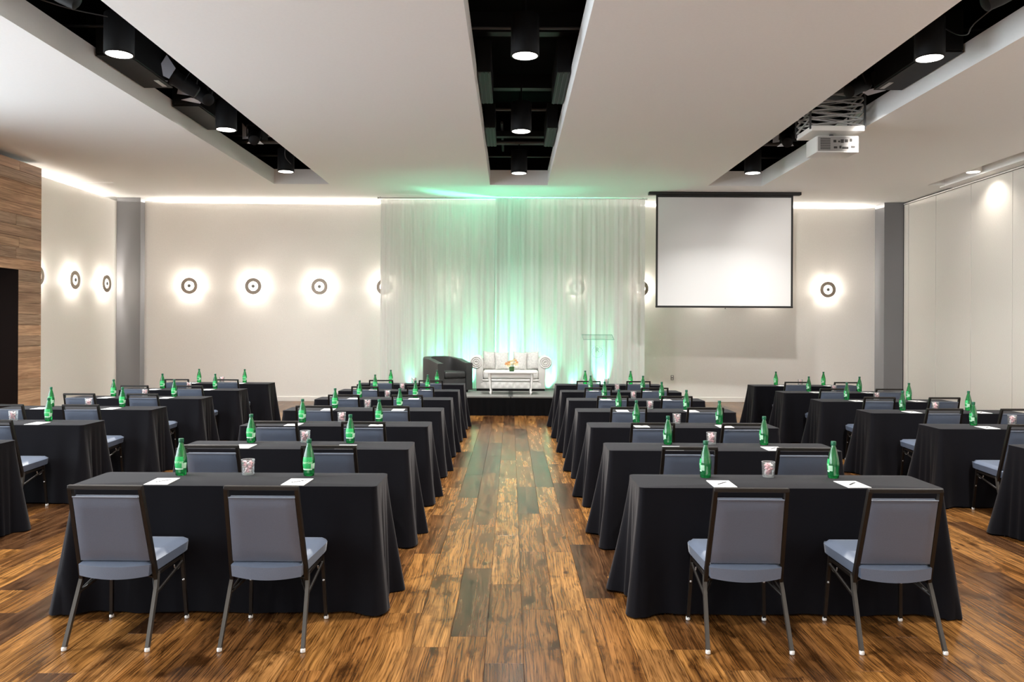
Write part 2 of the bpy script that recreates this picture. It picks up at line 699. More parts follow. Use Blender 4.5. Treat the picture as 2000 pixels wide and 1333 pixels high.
# ------------------------------------------------------------------ the setting: walls
XL, XR = -9.13, 9.20
bl, br = BACK_Y(-9.4), BACK_Y(9.4)
wall_back = struct('wall_back', MB().prism([(-9.4, bl), (9.4, br), (9.4, br + 0.05), (-9.4, bl + 0.05)], 0, 4.645, 'Z').mesh('wall_back', 'wall_paint'))
MB().prism([(-9.7, bl + 0.42), (9.4, br + 0.42), (9.4, br + 0.48), (-9.7, bl + 0.48)], 0, 5.1, 'Z').build('cove_backing', 'ceiling_paint', wall_back)
bb = struct('baseboard_back', MB().prism([(-8.58, BACK_Y(-8.58) - 0.018), (8.72, BACK_Y(8.72) - 0.018), (8.72, BACK_Y(8.72) - 0.001), (-8.58, BACK_Y(-8.58) - 0.001)], 0, 0.11, 'Z', bevel=0.004).mesh('baseboard_back', 'trim_white'))
wall_left = struct('wall_left', MB().box((XL - 0.05, 15.15, 0), (XL, bl + 0.02, 4.645)).mesh('wall_left', 'wall_paint'))
MB().box((XL - 0.48, 15.0, 0), (XL - 0.42, 20.2, 5.1)).build('cove_backing', 'ceiling_paint', wall_left)
struct('baseboard_left', MB().box((XL + 0.001, 15.21, 0), (XL + 0.018, 18.94, 0.11), 0.004).mesh('baseboard_left', 'trim_white'))
wall_rear = struct('wall_rear', MB().box((-9.6, -5.15, 0), (9.6, -5.05, 4.72)).mesh('wall_rear', 'wall_paint'))
MB().box((-9.6, -5.5, 0), (9.6, -5.4, 5.1)).build('cove_backing', 'ceiling_paint', wall_rear)
# grey columns in the two far corners
struct('trim_1', MB().box((-9.128, 18.95, 0), (-8.58, BACK_Y(-8.58) - 0.002, 4.728), 0.004).mesh('trim_1', 'column_paint'))
struct('trim_2', MB().box((8.74, 19.2, 0), (9.19, BACK_Y(8.74) - 0.002, 4.728), 0.004).mesh('trim_2', 'column_paint'))

# timber-clad wall with a doorway, boards one by one
WX, WY1, DZ = -8.72, 15.2, 2.73
DY0, DY1 = 12.4, 14.5
wall_wood = struct('wall_timber', MB().box((-9.12, DY1 + 0.02, 0), (WX - 0.022, WY1 - 0.022, 4.66)).box((-9.12, DY0, DZ + 0.02), (WX - 0.022, DY1 + 0.02, 4.66))
                   .box((-9.12, 11.25, 0), (WX - 0.022, DY0 - 0.02, 4.66)).mesh('wall_timber', 'black_paint'))


def board(lo, hi, parent, material='wall_wood', name='wall_board', g=0.0015, b=0.0025, face='X'):
    vs = []
    if face == 'X':                      # boards on a wall that faces +X
        x0, x1 = lo[0], hi[0]
        for dx, e in ((x0, 0), (x1 - b, 0), (x1, b)):
            for yy, zz in ((lo[1] + g + e, lo[2] + g + e), (hi[1] - g - e, lo[2] + g + e), (hi[1] - g - e, hi[2] - g - e), (lo[1] + g + e, hi[2] - g - e)):
                vs.append((dx, yy, zz))
    else:                                # boards on a face looking +Y
        y0, y1 = lo[1], hi[1]
        for dy, e in ((y0, 0), (y1 - b, 0), (y1, b)):
            for xx, zz in ((lo[0] + g + e, lo[2] + g + e), (hi[0] - g - e, lo[2] + g + e), (hi[0] - g - e, hi[2] - g - e), (lo[0] + g + e, hi[2] - g - e)):
                vs.append((xx, dy, zz))
    fs = [(8, 9, 10, 11)] + [(k, (k + 1) % 4, 4 + (k + 1) % 4, 4 + k) for k in range(4)] + [(4 + k, 4 + (k + 1) % 4, 8 + (k + 1) % 4, 8 + k) for k in range(4)]
    me = tone_mesh(name, material, vs, fs, [rnd.random()] * len(fs))
    return link(name, me, parent)


BH = DZ / 14
z = 0.0
row = 0
while z < 4.64:
    z1 = min(z + BH, 4.66)
    spans = []
    if z1 <= DZ + 0.001:
        spans = [(DY1, WY1), (11.27, DY0)]
    else:
        cut = DY0 + rnd.random() * 2.2
        spans = [(cut, WY1), (11.27, cut)]
    for a, b_ in spans:
        board((WX - 0.022, a, z), (WX, b_, z1), wall_wood)
    board((-9.12, WY1 - 0.022, z), (WX, WY1, z1), wall_wood, face='Y')
    z = z1
    row += 1
# window wall further along the left side
wl = struct('wall_window_side', MB().box((-9.12, -5.1, 0), (-8.80, 11.25, 0.18)).box((-9.12, -5.1, 4.44), (-8.80, 11.25, 4.72)).mesh('wall_window_side', 'wall_paint'))
piers = [-5.1] + [y for w in WIN_Y for y in w] + [11.25]
for a_, b_ in zip(piers[::2], piers[1::2]):
    MB().box((-9.12, a_, 0.18), (-8.80, b_, 4.44)).build('pier', 'wall_paint', wl)
for i, (y0, y1) in enumerate(WIN_Y):
    w_ = struct(f'window_{i + 1}')
    for q in range(3):
        ya = y0 + (y1 - y0) * q / 3
        MB().box((-9.0, ya + 0.04, 0.24), (-8.99, ya + (y1 - y0) / 3 - 0.04, 4.38)).build('pane', 'window_glass', w_)
        MB().box((-9.03, ya, 0.18), (-8.96, ya + 0.05, 4.44)).build('mullion', 'column_paint', w_)
    MB().box((-9.03, y1 - 0.05, 0.18), (-8.96, y1, 4.44)).build('mullion', 'column_paint', w_)
    MB().box((-9.03, y0, 0.18), (-8.96, y1, 0.24)).build('sill_rail', 'column_paint', w_)
    MB().box((-9.03, y0, 4.38), (-8.96, y1, 4.44)).build('head_rail', 'column_paint', w_)
# dark timber-lined recess behind the doorway
door_recess = struct('door_1', MB().box((-10.3, DY0 - 0.3, 0), (-10.2, DY1 + 0.3, 3.0)).mesh('door_1', 'door_dark'))
z = 0.0
while z < DZ - 0.01:
    board((-10.2, DY0 - 0.1, z), (-10.18, DY1 + 0.1, z + BH * 2), door_recess, 'dark_wood', 'dark_board')
    z += BH * 2
MB().box((-10.2, DY1 + 0.0, 0), (-9.12, DY1 + 0.06, DZ + 0.1)).build('reveal_panel', 'door_dark', door_recess)
MB().box((-9.12, DY1, 0), (WX - 0.003, DY1 + 0.019, DZ)).build('reveal_panel', 'door_dark', door_recess)
MB().box((-10.2, DY0 - 0.1, DZ), (WX - 0.003, DY1 + 0.06, DZ + 0.019)).build('soffit_panel', 'door_dark', door_recess)

# folding partition on the right, panel by panel
wall_right = struct('wall_right', MB().box((XR + 0.03, -5.0, 0), (XR + 0.12, br, 4.90)).mesh('wall_right', 'seam_dark'))
edges = [15.04 + 1.36 * k for k in range(-14, 3)] + [18.97]
for a, b_ in zip(edges, edges[1:]):
    MB().box((XR, a + 0.006, 0.02), (XR + 0.05, b_ - 0.006, 4.665), 0.004, 1).build('partition_panel', 'partition_fabric', wall_right)
MB().box((XR - 0.004, 18.98, 0), (XR + 0.05, 19.19, 4.665), 0.003, 1).build('partition_jamb', 'partition_fabric', wall_right)
MB().box((XR - 0.012, -5, 4.675), (XR + 0.05, 19.2, 4.70)).build('partition_track', 'trim_white', wall_right)

# ------------------------------------------------------------------ the setting: ceiling with three open slots
ceiling = struct('ceiling')
SLOTS = [(-4.96, -3.80), (-0.45, 0.75), (4.10, 5.23)]
SEND = 17.10


def slab(lo, hi, name='ceiling_panel', m='ceiling_paint'):
    return MB().box(lo, hi).build(name, m, ceiling)


TOPZ = CEIL + 0.31
slab((-8.28, -5.5, CEIL), (SLOTS[0][0], SEND, TOPZ))
slab((SLOTS[0][1], -5.5, CEIL), (SLOTS[1][0], SEND, TOPZ))
slab((SLOTS[1][1], -5.5, CEIL), (SLOTS[2][0], SEND, TOPZ))
slab((SLOTS[2][1], -5.5, CEIL), (8.58, SEND, TOPZ))
slab((-9.75, SEND, CEIL), (9.5, 20.6, TOPZ))
slab((-9.75, -5.5, CEIL + 0.025), (-8.28, SEND, TOPZ))
slab((8.94, -5.5, CEIL - 0.02), (9.5, SEND, TOPZ))
slab((8.58, -5.5, CEIL + 0.13), (8.94, SEND, TOPZ))
slab((8.58, 16.9, CEIL), (8.94, SEND, CEIL + 0.13))
# blackened void above
MB().box((-9.6, -5.2, 6.3), (9.6, 17.6, 6.4)).box((-9.6, SEND + 0.3, TOPZ), (9.6, SEND + 0.4, 6.35)).box((-9.6, -5.25, TOPZ), (9.6, -5.1, 6.35)).build('plenum_lining', 'black_paint', ceiling)
for a, b_ in ((-8.0, SLOTS[0][0] - 0.4), (SLOTS[0][1] + 0.4, SLOTS[1][0] - 0.4), (SLOTS[1][1] + 0.4, SLOTS[2][0] - 0.4), (SLOTS[2][1] + 0.4, 8.0)):
    MB().box((a, -5.1, TOPZ + 0.01), (b_, SEND + 0.2, 6.3)).build('plenum_lining', 'black_paint', ceiling)
# beams and pipes crossing the void
for y, z, h in ((10.3, 5.45, 0.25), (12.85, 5.5, 0.22), (15.0, 5.25, 0.10), (7.4, 5.5, 0.25)):
    MB().box((-9, y, z), (9, y + 0.16, z + h)).build('beam', 'black_metal', ceiling)
for y, z, r in ((15.35, 5.22, 0.035), (15.8, 5.30, 0.03), (16.3, 5.42, 0.025), (13.9, 5.45, 0.03), (9.7, 5.28, 0.02), (16.75, 5.25, 0.02)):
    MB().tube([(-6, y, z), (6, y, z)], r, seg=10).build('pipe', 'duct_grey', ceiling, True)
for x, y0, y1, z in ((-0.18, 14.6, 16.9, 5.4), (-4.0, 7.0, 16.8, 5.15), (4.3, 7.0, 16.8, 5.18)):
    MB().tube([(x, y0, z), (x, y1, z)], 0.025, seg=10).build('pipe', 'duct_grey', ceiling, True)

# ------------------------------------------------------------------ black downlights in the slots
ORD = ['nearest', 'second', 'third', 'fourth', 'fifth', 'sixth', 'farthest']


def make_downlight():
    t = thing('ceiling_downlight', 'x', 'ceiling light', group='black cylinder downlights in the ceiling slots')
    MB().lathe([(0.150, 0.0), (0.155, 0.004), (0.155, 0.42), (0.150, 0.43), (0.03, 0.44)], 32).build('housing', 'black_metal', t, True)
    MB().lathe([(0.137, -0.004), (0.137, 0.002)], 32).build('lens', 'lamp_lens', t)
    MB().tube([(0, 0, 0.43), (0, 0, 1.55)], 0.012, seg=8).build('stem', 'black_metal', t)
    MB().lathe([(0.156, -0.002), (0.139, -0.006), (0.137, -0.004), (0.154, 0.008)], 32, cap0=False, cap1=False).build('rim', 'black_metal', t, True)
    return t


first = True
dl = make_downlight()
for col, x, ys, what in (('left', -4.30, (8.96, 12.33, 15.6), 'left'), ('middle', 0.14, (8.95, 12.35, 15.65), 'middle'), ('right', 4.57, (8.97, 15.53), 'right')):
    for i, y in enumerate(ys):
        pos = {0: 'nearest', len(ys) - 1: 'farthest'}.get(i, 'second')
        lab = f'lit black cylinder downlight, {pos} one in the {what} ceiling slot'
        if first:
            dl.location = (x, y, 4.70)
            dl['label'] = lab
            first = False
        else:
            dup(dl, (x, y, 4.70), 0, lab)
# the light itself; the rows go on overhead and behind the photographer
for x, ys in ((-4.30, (-1.1, 2.25, 5.6, 8.96, 12.33, 15.6)), (0.14, (-1.1, 2.25, 5.6, 8.95, 12.35, 15.65)), (4.57, (-1.1, 2.25, 5.6, 8.97, 12.3, 15.53))):
    for y in ys:
        if x > 4 and y == 12.3:
            continue
        # the zone behind the photographer is dimmed
        light('downlight_lamp', 'AREA', (x, y, 4.692), DOWN_W * (1.0 if y > 4 else 0.40), WHITE, shape='DISK', size=0.27, spread=math.radians(130))

# wall-wash lights in the trench along the partition
for i, y in enumerate((15.55, 12.8, 10.05, 7.3, 4.55, 1.8)):
    if i == 0:
        t = thing('wall_washer', 'small round recessed light washing the folding partition on the right', 'ceiling light', (8.76, y, CEIL + 0.02))
        MB().lathe([(0.13, -0.012), (0.145, 0.0), (0.145, 0.10)], 28).build('housing', 'trim_white', t, True)
        MB().lathe([(0.115, -0.014), (0.115, -0.0125)], 28).build('lens', 'lamp_lens', t)
    light('wall_washer_lamp', 'SPOT', (8.80, y, CEIL - 0.01), 34, WARM, target=(9.12, y, 3.6), spot_size=math.radians(120), spot_blend=0.8, shadow_soft_size=0.05)

# ------------------------------------------------------------------ ring sconces on the walls


def make_sconce():
    t = thing('wall_sconce', 'x', 'wall light', group='ring wall lights')
    # local: wall at y=0, room towards -y
    pr = [(0.110, -0.085), (0.116, -0.092), (0.186, -0.092), (0.192, -0.085), (0.192, -0.072), (0.110, -0.072)]
    m = MB()
    R = Matrix.Rotation(PI / 2, 4, 'X')
    rows = [[(r * math.cos(2 * PI * k / 40), y, r * math.sin(2 * PI * k / 40)) for k in range(40)] for r, y in pr]
    m.grid(rows, closed_u=True, closed_v=True)
    m.build('ring', 'ring_bronze', t, True)
    MB().lathe([(0.05, 0.0), (0.05, 0.010), (0.02, 0.012)], 24, M=R).build('wall_plate', 'trim_white', t, True)
    MB().lathe([(0.102, 0.068), (0.104, 0.072), (0.102, 0.076), (0.03, 0.080)], 32, M=R).build('diffuser', 'bulb_glow', t, True)
    for a in (PI / 2 + 0.0, PI / 2 + 2.094, PI / 2 + 4.189):
        MB().tube([(0.04 * math.cos(a), -0.012, 0.04 * math.sin(a)), (0.14 * math.cos(a), -0.075, 0.14 * math.sin(a))], 0.005, seg=6).build('arm', 'pale_metal', t)
    MB().lathe([(0.034, 0.084), (0.038, 0.088), (0.038, 0.096), (0.025, 0.100)], 20, M=R).build('knob', 'socket_grey', t, True)
    return t


def place_sconce(proto, used, x, y, rz, lab, w):
    if not used:
        o = proto
        o.location = (x, y, 2.70)
        o.rotation_euler = (0, 0, rz)
        o['label'] = lab
    else:
        o = dup(proto, (x, y, 2.70), rz, lab)
    n = Vector((math.sin(rz), -math.cos(rz), 0))
    p = Vector((x, y, 2.70)) + n * 0.038
    light('sconce_lamp', 'POINT', p, w, WARM, shadow_soft_size=0.022)
    return o


sp = make_sconce()
skew = math.atan(0.49 / 16.5)
places = [(-7.52, 'ring wall light nearest the grey left corner column, back wall'), (-6.04, 'middle one of the three ring wall lights left of the drape'),
          (-4.50, 'ring wall light on the back wall, nearest left of the white drape'), (-2.98, 'ring wall light glowing through the left edge of the white drape'),
          (-1.47, 'ring wall light glowing through the left half of the white drape'), (1.56, 'ring wall light glowing through the right half of the white drape'),
          (3.07, 'ring wall light between the drape and the projection screen'), (7.57, 'ring wall light right of the projection screen by the grey column')]
for i, (x, lab) in enumerate(places):
    place_sconce(sp, i > 0, x, BACK_Y(x) - 0.002, skew, lab, SCONCE_W)
place_sconce(sp, True, 4.6, BACK_Y(4.6) - 0.002, skew, 'ring wall light hidden behind the left half of the projection screen', SCONCE_W)
place_sconce(sp, True, 6.1, BACK_Y(6.1) - 0.002, skew, 'ring wall light hidden behind the right half of the projection screen', SCONCE_W)
for y, lab in ((15.67, 'ring wall light hidden just behind the timber wall edge'), (17.0, 'ring wall light on the left side wall, nearer the timber wall'),
               (18.33, 'ring wall light on the left side wall, beside the grey column')):
    place_sconce(sp, True, XL + 0.002, y, PI / 2, lab, SCONCE_W)

# ------------------------------------------------------------------ stage
SX, SY0, SY1, SZ = 2.44, 16.24, 18.52, 0.38
stage = thing('stage', 'low black-skirted stage platform with grey carpet top in front of the drape', 'stage', (0, SY0, 0))
MB().box((-SX + 0.02, 0.02, 0.0), (SX - 0.02, SY1 - SY0, SZ - 0.03)).build('platform', 'stage_black', stage)
for a, b_ in ((-SX, -0.006), (0.006, SX)):
    MB().box((a, 0.0, SZ - 0.03), (b_, SY1 - SY0, SZ), 0.004, 1).build('deck_panel', 'stage_carpet', stage)
pts = []
n = 260
for zz in (0.004, 0.12, 0.24, SZ - 0.032):
    f = 1 - zz / SZ
    pts.append([(-SX + 2 * SX * i / n, -0.004 - 0.012 * f - 0.010 * f * math.sin(i * 0.9) - 0.006 * math.sin(i * 0.33 + 1), zz) for i in range(n + 1)])
m = MB()
m.grid(pts)
m.build('skirt', 'stage_black', stage, True)
MB().box((-0.045, 0.02, SZ), (0.045, SY1 - SY0 - 0.05, SZ + 0.0008)).build('seam_tape', 'seam_dark', stage)

# ------------------------------------------------------------------ sheer drape, two overlapping panels


def drape_panel(x0, x1, y0, seed, z0=0.012, z1=4.69, gather=None):
    r = random.Random(seed)
    n = int((x1 - x0) * 150)
    ph = [r.random() * 6.28 for _ in range(8)]
    fr = [9 + r.random() * 4, 17 + r.random() * 5, 31 + r.random() * 9, 55 + r.random() * 10]
    zs = [z1, z1 - 0.03, z1 - 0.12, z1 - 0.5, 3.2, 2.2, 1.3, 0.8, 0.35, z0]
    pts = []
    for zz in zs:
        t = (z1 - zz) / (z1 - z0)
        row_ = []
        for i in range(n + 1):
            x = x0 + (x1 - x0) * i / n
            a = 0.010 + 0.011 * min(1, t * 3)
            y = y0 + a * (0.9 * math.sin(fr[0] * x + ph[0] + 0.3 * t) + 0.8 * math.sin(fr[1] * x + ph[1] + 0.5 * math.sin(2 * x)) +
                          0.6 * math.sin(fr[2] * x + ph[2]) + 0.35 * math.sin(fr[3] * x + ph[3] + 2 * math.sin(3 * x)))
            xx = x + 0.012 * math.sin(fr[1] * x + ph[4]) * t
            row_.append((xx, y, zz))
        pts.append(row_)
    m = MB()
    m.grid(pts)
    return m


DY = 18.74
drape_panel(-3.00, 0.36, DY + 0.06, 3).build('left_drape', 'sheer_drape', None, True).name = 'sheer_drape'
drape = bpy.data.objects['sheer_drape']
tag(drape, 'left panel of the sheer white floor-length drape behind the stage', 'drape', 'sheer white drape panels')
d2 = drape_panel(-0.36, 3.04, DY - 0.10, 5).build('sheer_drape', 'sheer_drape', None, True)
tag(d2, 'right panel of the sheer white floor-length drape behind the stage', 'drape', 'sheer white drape panels')
rod = thing('drape_rod', 'thin metal rod under the ceiling carrying the white drape', 'curtain rod', (0, DY - 0.06, 4.700))
MB().tube([(-3.03, 0, 0), (3.07, 0, 0)], 0.014, seg=10).build('rail', 'pale_metal', rod, True)
for x in (-3.0, -1.5, 0, 1.5, 3.0):
    MB().tube([(x, 0, 0.0), (x, 0, 0.03)], 0.008, seg=8).build('bracket', 'pale_metal', rod)
MB().ball((-3.04, 0, 0), 0.022, 2).build('finial', 'pale_metal', rod, True)
MB().ball((3.08, 0, 0), 0.022, 2).build('finial', 'pale_metal', rod, True)

# green up-lights on the floor behind the drape
ups = [(-2.30, 0.25, 'leftmost'), (-1.78, 2.2, 'behind the armchair'), (-0.98, 3.4, 'left of the sofa'), (-0.16, 8.0, 'behind the sofa middle'),
       (0.53, 3.6, 'behind the right half of the sofa'), (0.88, 1.6, 'behind the right sofa arm'), (1.42, 0.3, 'right of the sofa'), (2.07, 2.4, 'behind the lectern')]
par = None
for i, (x, s, lab) in enumerate(ups):
    lab = 'small black floor uplight glowing green, ' + lab
    y = DY + (0.17 if x < -0.4 else 0.01)
    if par is None:
        par = thing('floor_uplight', lab, 'stage light', (x, y, 0), 0, 'green floor uplights')
        par.scale = (0.5, 0.5, 1.0)
        R = Matrix.Translation((0, 0, 0.19)) @ Matrix.Rotation(math.radians(4), 4, 'X')
        MB().lathe([(0.05, -0.09), (0.085, -0.07), (0.09, 0.08), (0.082, 0.085)], 24, M=R).build('can', 'black_metal', par, True)
        MB().lathe([(0.075, 0.086), (0.075, 0.088)], 24, M=R).build('lens', 'green_lens', par)
        MB().tube([(-0.10, 0, 0.20), (-0.10, 0, 0.012), (0.10, 0, 0.012), (0.10, 0, 0.20)], 0.022, 0.008, up=(0, 1, 0)).build('yoke', 'black_metal', par)
    else:
        o = dup(par, (x, y, 0), 0, lab)
    light('uplight_lamp', 'SPOT', (x, y, 0.30), GREEN_W * s, (0.13, 1.0, 0.55), target=(x, y - 0.32, 1.28), spot_size=math.radians(50), spot_blend=0.8, shadow_soft_size=0.05)

# ------------------------------------------------------------------ sofa with four pillows
so = thing('sofa', 'white tufted two-seat sofa with rolled arms on the stage', 'sofa', (0.0, 17.72, SZ))
MB().box((-0.74, 0.03, 0.0), (0.74, 0.76, 0.05)).build('shadow_base', 'seam_dark', so)  # near-black base block, its colour standing in for the shadow strip under the sofa
m = MB()
pts = []
for j in range(7):
    zz = 0.05 + 0.155 * j / 6
    row_ = []
    for i in range(97):
        x = -0.70 + 1.40 * i / 96
        tx, tz = (x + 0.7) / 1.4 * 9, j / 6
        dim = -0.022 * math.exp(-(((tx + 0.5) % 1 - 0.5) ** 2) / 0.05 - (tz - 0.5) ** 2 / 0.06)
        row_.append((x, -0.015 * math.sin(PI * tz) - dim, zz))
    pts.append(row_)
m.grid(pts)
m.box((-0.70, 0.03, 0.05), (0.70, 0.74, 0.205))
m.build('tufted_base', 'sofa_white', so, True)
MB().box((-0.62, -0.02, 0.205), (0.62, 0.70, 0.255), 0.02, 3).build('seat_deck', 'sofa_white', so, True)
MB().box((-0.60, -0.03, 0.255), (0.60, 0.58, 0.445), 0.05, 4).build('seat_cushion', 'sofa_white', so, True)
m = MB()
poly = [(0.55, 0.2), (0.76, 0.2), (0.78, 0.50)]
for k in range(11):
    a = -0.2 + (PI + 0.2) * k / 10
    poly.append((0.72 + 0.085 * math.cos(a), 0.56 + 0.085 * math.sin(a)))
poly += [(0.60, 0.50)]
m.prism(poly, -0.62, 0.62, 'X')
m.build('backrest', 'sofa_white', so, True)
for s in (-1, 1):
    cx, cz, r = s * 0.745, 0.62, 0.145
    poly = [(s * 0.60, 0.05), (s * 0.745, 0.05), (s * 0.755, cz - r + 0.01)]
    for k in range(17):
        a = -PI / 2 + (1.5 * PI + 0.0) * k / 16
        poly.append((cx + s * r * math.cos(a), cz + r * math.sin(a)))
    poly.append((s * 0.605, cz - 0.06))
    a_ = MB().prism(poly, -0.01, 0.74, 'Y', bevel=0.008).build('arm', 'sofa_white', so, True)
    for rr, dy in ((0.118, -0.016), (0.078, -0.018), (0.040, -0.02)):
        pts = [(cx + s * rr * math.cos(2 * PI * k / 28), dy, cz + rr * math.sin(2 * PI * k / 28)) for k in range(28)]
        MB().tube(pts, 0.011, seg=8, closed=True).build('scroll_piping', 'sofa_white', a_, True)


def pillow_mesh(w, h, d, seed):
    r = random.Random(seed)
    m = MB()
    n = 14
    for sgn in (1, -1):
        pts = []
        for j in range(n + 1):
            row_ = []
            for i in range(n + 1):
                u, v = 2 * i / n - 1, 2 * j / n - 1
                puff = ((1 - u * u) * (1 - v * v)) ** 0.42
                pin = 1 - 0.08 * (1 - abs(u)) * abs(v) ** 2
                pin2 = 1 - 0.08 * (1 - abs(v)) * abs(u) ** 2
                row_.append((w / 2 * u * pin2, sgn * d / 2 * puff + 0.004 * math.sin(5 * u + 3 * v + seed), h / 2 * v * pin))
            pts.append(row_)
        m.grid(pts)
    bmesh.ops.remove_doubles(m.bm, verts=m.bm.verts, dist=0.0008)
    return m


pil = [(-0.46, 0.46, 0.42, 4, 'leftmost grey-white pillow on the white sofa, one corner up'), (-0.20, 0.37, 0.41, -3, 'second pillow from the left on the white sofa'),
       (0.20, 0.37, 0.41, 4, 'third pillow from the left on the white sofa'), (0.475, 0.46, 0.42, -5, 'rightmost grey-white pillow on the white sofa')]
for i, (x, yy, s, tilt, lab) in enumerate(pil):
    o = pillow_mesh(s * 0.78, s, 0.15, i).build('scatter_pillow', 'pillow_white', None, True, angle=80)
    o.location = (x, 17.72 + yy - 0.005, SZ + 0.445 + s / 2 - 0.015)
    o.rotation_euler = (math.radians(-12), math.radians(tilt), 0)
    tag(o, lab, 'pillow', 'pillows on the sofa')

# ------------------------------------------------------------------ coffee table and flowers
ct = thing('coffee_table', 'white lacquered coffee table with curved legs before the sofa', 'coffee table', (0.0, 16.63, SZ))
MB().box((-0.525, 0.0, 0.435), (0.525, 0.58, 0.468), 0.008).build('table_top', 'lacquer_white', ct, True)
m = MB()
for y in (0.05, 0.51):
    pts = [(-0.44, y, 0.435)] + [(-0.44 + 0.88 * i / 24, y, 0.345 + 0.02 * math.sin(PI * i / 24) ** 2 - 0.018 * math.exp(-((i - 12) / 2.5) ** 2)) for i in range(25)] + [(0.44, y, 0.435)]
    poly = [(p[0], p[2]) for p in pts]
    m.prism(poly, y, y + 0.02, 'Y')
m.box((-0.44, 0.06, 0.35), (-0.42, 0.52, 0.435)).box((0.42, 0.06, 0.35), (0.44, 0.52, 0.435))
m.build('apron', 'lacquer_white', ct)
for sx in (-1, 1):
    for y, sy in ((0.05, -1), (0.53, 1)):
        prof = [(0.43, 0.435, .030), (0.432, 0.34, .030), (0.428, 0.28, .021), (0.424, 0.25, .026), (0.422, 0.20, .018), (0.418, 0.13, .016), (0.405, 0.075, .015), (0.412, 0.05, .026), (0.408, 0.02, .018), (0.404, 0.0, .014)]
        pts = [(sx * p[0], y + 0.0 * sy, p[1]) for p in prof]
        MB().tube(pts, [p[2] for p in prof], seg=10, up=(0, 1, 0)).build('leg', 'lacquer_white', ct, True)
fv = thing('flower_vase', 'small dark green pot of orange and cream blossoms on the coffee table', 'flower vase', (0.02, 16.86, SZ + 0.4685))
MB().lathe([(0.042, 0), (0.05, 0.006), (0.053, 0.09), (0.048, 0.095), (0.044, 0.085)], 22).build('pot', 'vase_green', fv, True)
r = random.Random(4)
blossoms = [(-0.105, 0.15, 'petal_orange'), (-0.05, 0.18, 'petal_orange'), (0.0, 0.20, 'petal_cream'), (0.045, 0.15, 'petal_cream'), (0.09, 0.19, 'petal_orange'), (0.10, 0.13, 'petal_cream'), (-0.06, 0.12, 'petal_cream'), (0.06, 0.23, 'petal_cream')]
for bx, bz, bm_ in blossoms:
    m = MB()
    by = r.uniform(-0.05, 0.05)
    for k in range(6):
        a = k * PI / 3 + r.random()
        d = Vector((math.cos(a), -0.55, math.sin(a))).normalized()
        s = d.cross(Vector((0.1, 1, 0.2))).normalized()
        c0 = Vector((bx, by, bz))
        m.grid([[c0 - s * 0.004, c0 + s * 0.004], [c0 + d * 0.025 - s * 0.012, c0 + d * 0.025 + s * 0.012], [c0 + d * 0.045 - s * 0.009 + Vector((0, -0.004, 0)), c0 + d * 0.045 + s * 0.009 + Vector((0, -0.004, 0))], [c0 + d * 0.06 - s * 0.001, c0 + d * 0.06 + s * 0.001]])
    m.build('blossom', bm_, fv)
    MB().tube([(bx * 0.3, by * 0.3, 0.07), (bx * 0.7, by * 0.7, bz * 0.75), (bx, by, bz)], 0.003, seg=5).build('stem', 'leaf_green', fv)

# ------------------------------------------------------------------ dark leather tub armchair
ac = thing('tub_armchair', 'dark leather tub armchair standing left of the sofa on the stage', 'armchair', (-1.38, 17.42, SZ), math.radians(36))


def ushape(r_out, r_in, z0, zf, seat=False):
    m = MB()
    n = 36
    outer, inner = [], []
    for k in range(n + 1):
        a = -PI / 2 - 0.0 + 0
        # U open towards -y: walk right arm front -> back -> left arm front
        t = k / n
        if t < 0.25:
            s_ = t / 0.25
            d = Vector((1, -0.9 + 0.9 * s_, 0))
        elif t > 0.75:
            s_ = (t - 0.75) / 0.25
            d = Vector((-1, -0.9 * s_, 0))
        else:
            a = PI * (t - 0.25) / 0.5
            p = 0.55
            d = Vector((math.copysign(abs(math.cos(a)) ** p, math.cos(a)), abs(math.sin(a)) ** p, 0))
        outer.append((d.x * r_out, d.y * 0.42))
        inner.append((d.x * r_in, d.y * 0.42 * (1 if d.y < 0 else 0.66)))
    rows = []
    tops = [zf(k / n) for k in range(n + 1)]
    rows.append([(x, y, z0) for x, y in outer])
    rows.append([(x, y, tp - 0.03) for (x, y), tp in zip(outer, tops)])
    rows.append([(x * 0.97, y * 0.97 if y > 0 else y, tp) for (x, y), tp in zip(outer, tops)])
    rows.append([(xi * 1.03, yi * 1.03 if yi > 0 else yi, tp) for (xi, yi), tp in zip(inner, tops)])
    rows.append([(x, y, tp - 0.03) for (x, y), tp in zip(inner, tops)])
    rows.append([(x, y, z0) for x, y in inner])
    V = m.grid(rows, closed_v=True)
    m.cap([V[j][0] for j in range(6)], True)
    m.cap([V[j][-1] for j in range(6)])
    return m


ushape(0.43, 0.27, 0.05, lambda t: 0.62 + 0.13 * math.sin(PI * t) ** 1.5).build('tub_shell', 'leather_dark', ac, True)
MB().box((-0.268, -0.36, 0.05), (0.268, 0.26, 0.30), 0.012).build('seat_base', 'leather_dark', ac, True)
MB().box((-0.262, -0.39, 0.302), (0.262, 0.24, 0.45), 0.05, 4).build('seat_cushion', 'leather_dark', ac, True)
for x in (-0.34, 0.34):
    for y in (-0.30, 0.30):
        MB().lathe([(0.02, 0.0), (0.028, 0.05)], 12, M=Matrix.Translation((x, y, 0))).build('foot', 'black_metal', ac)

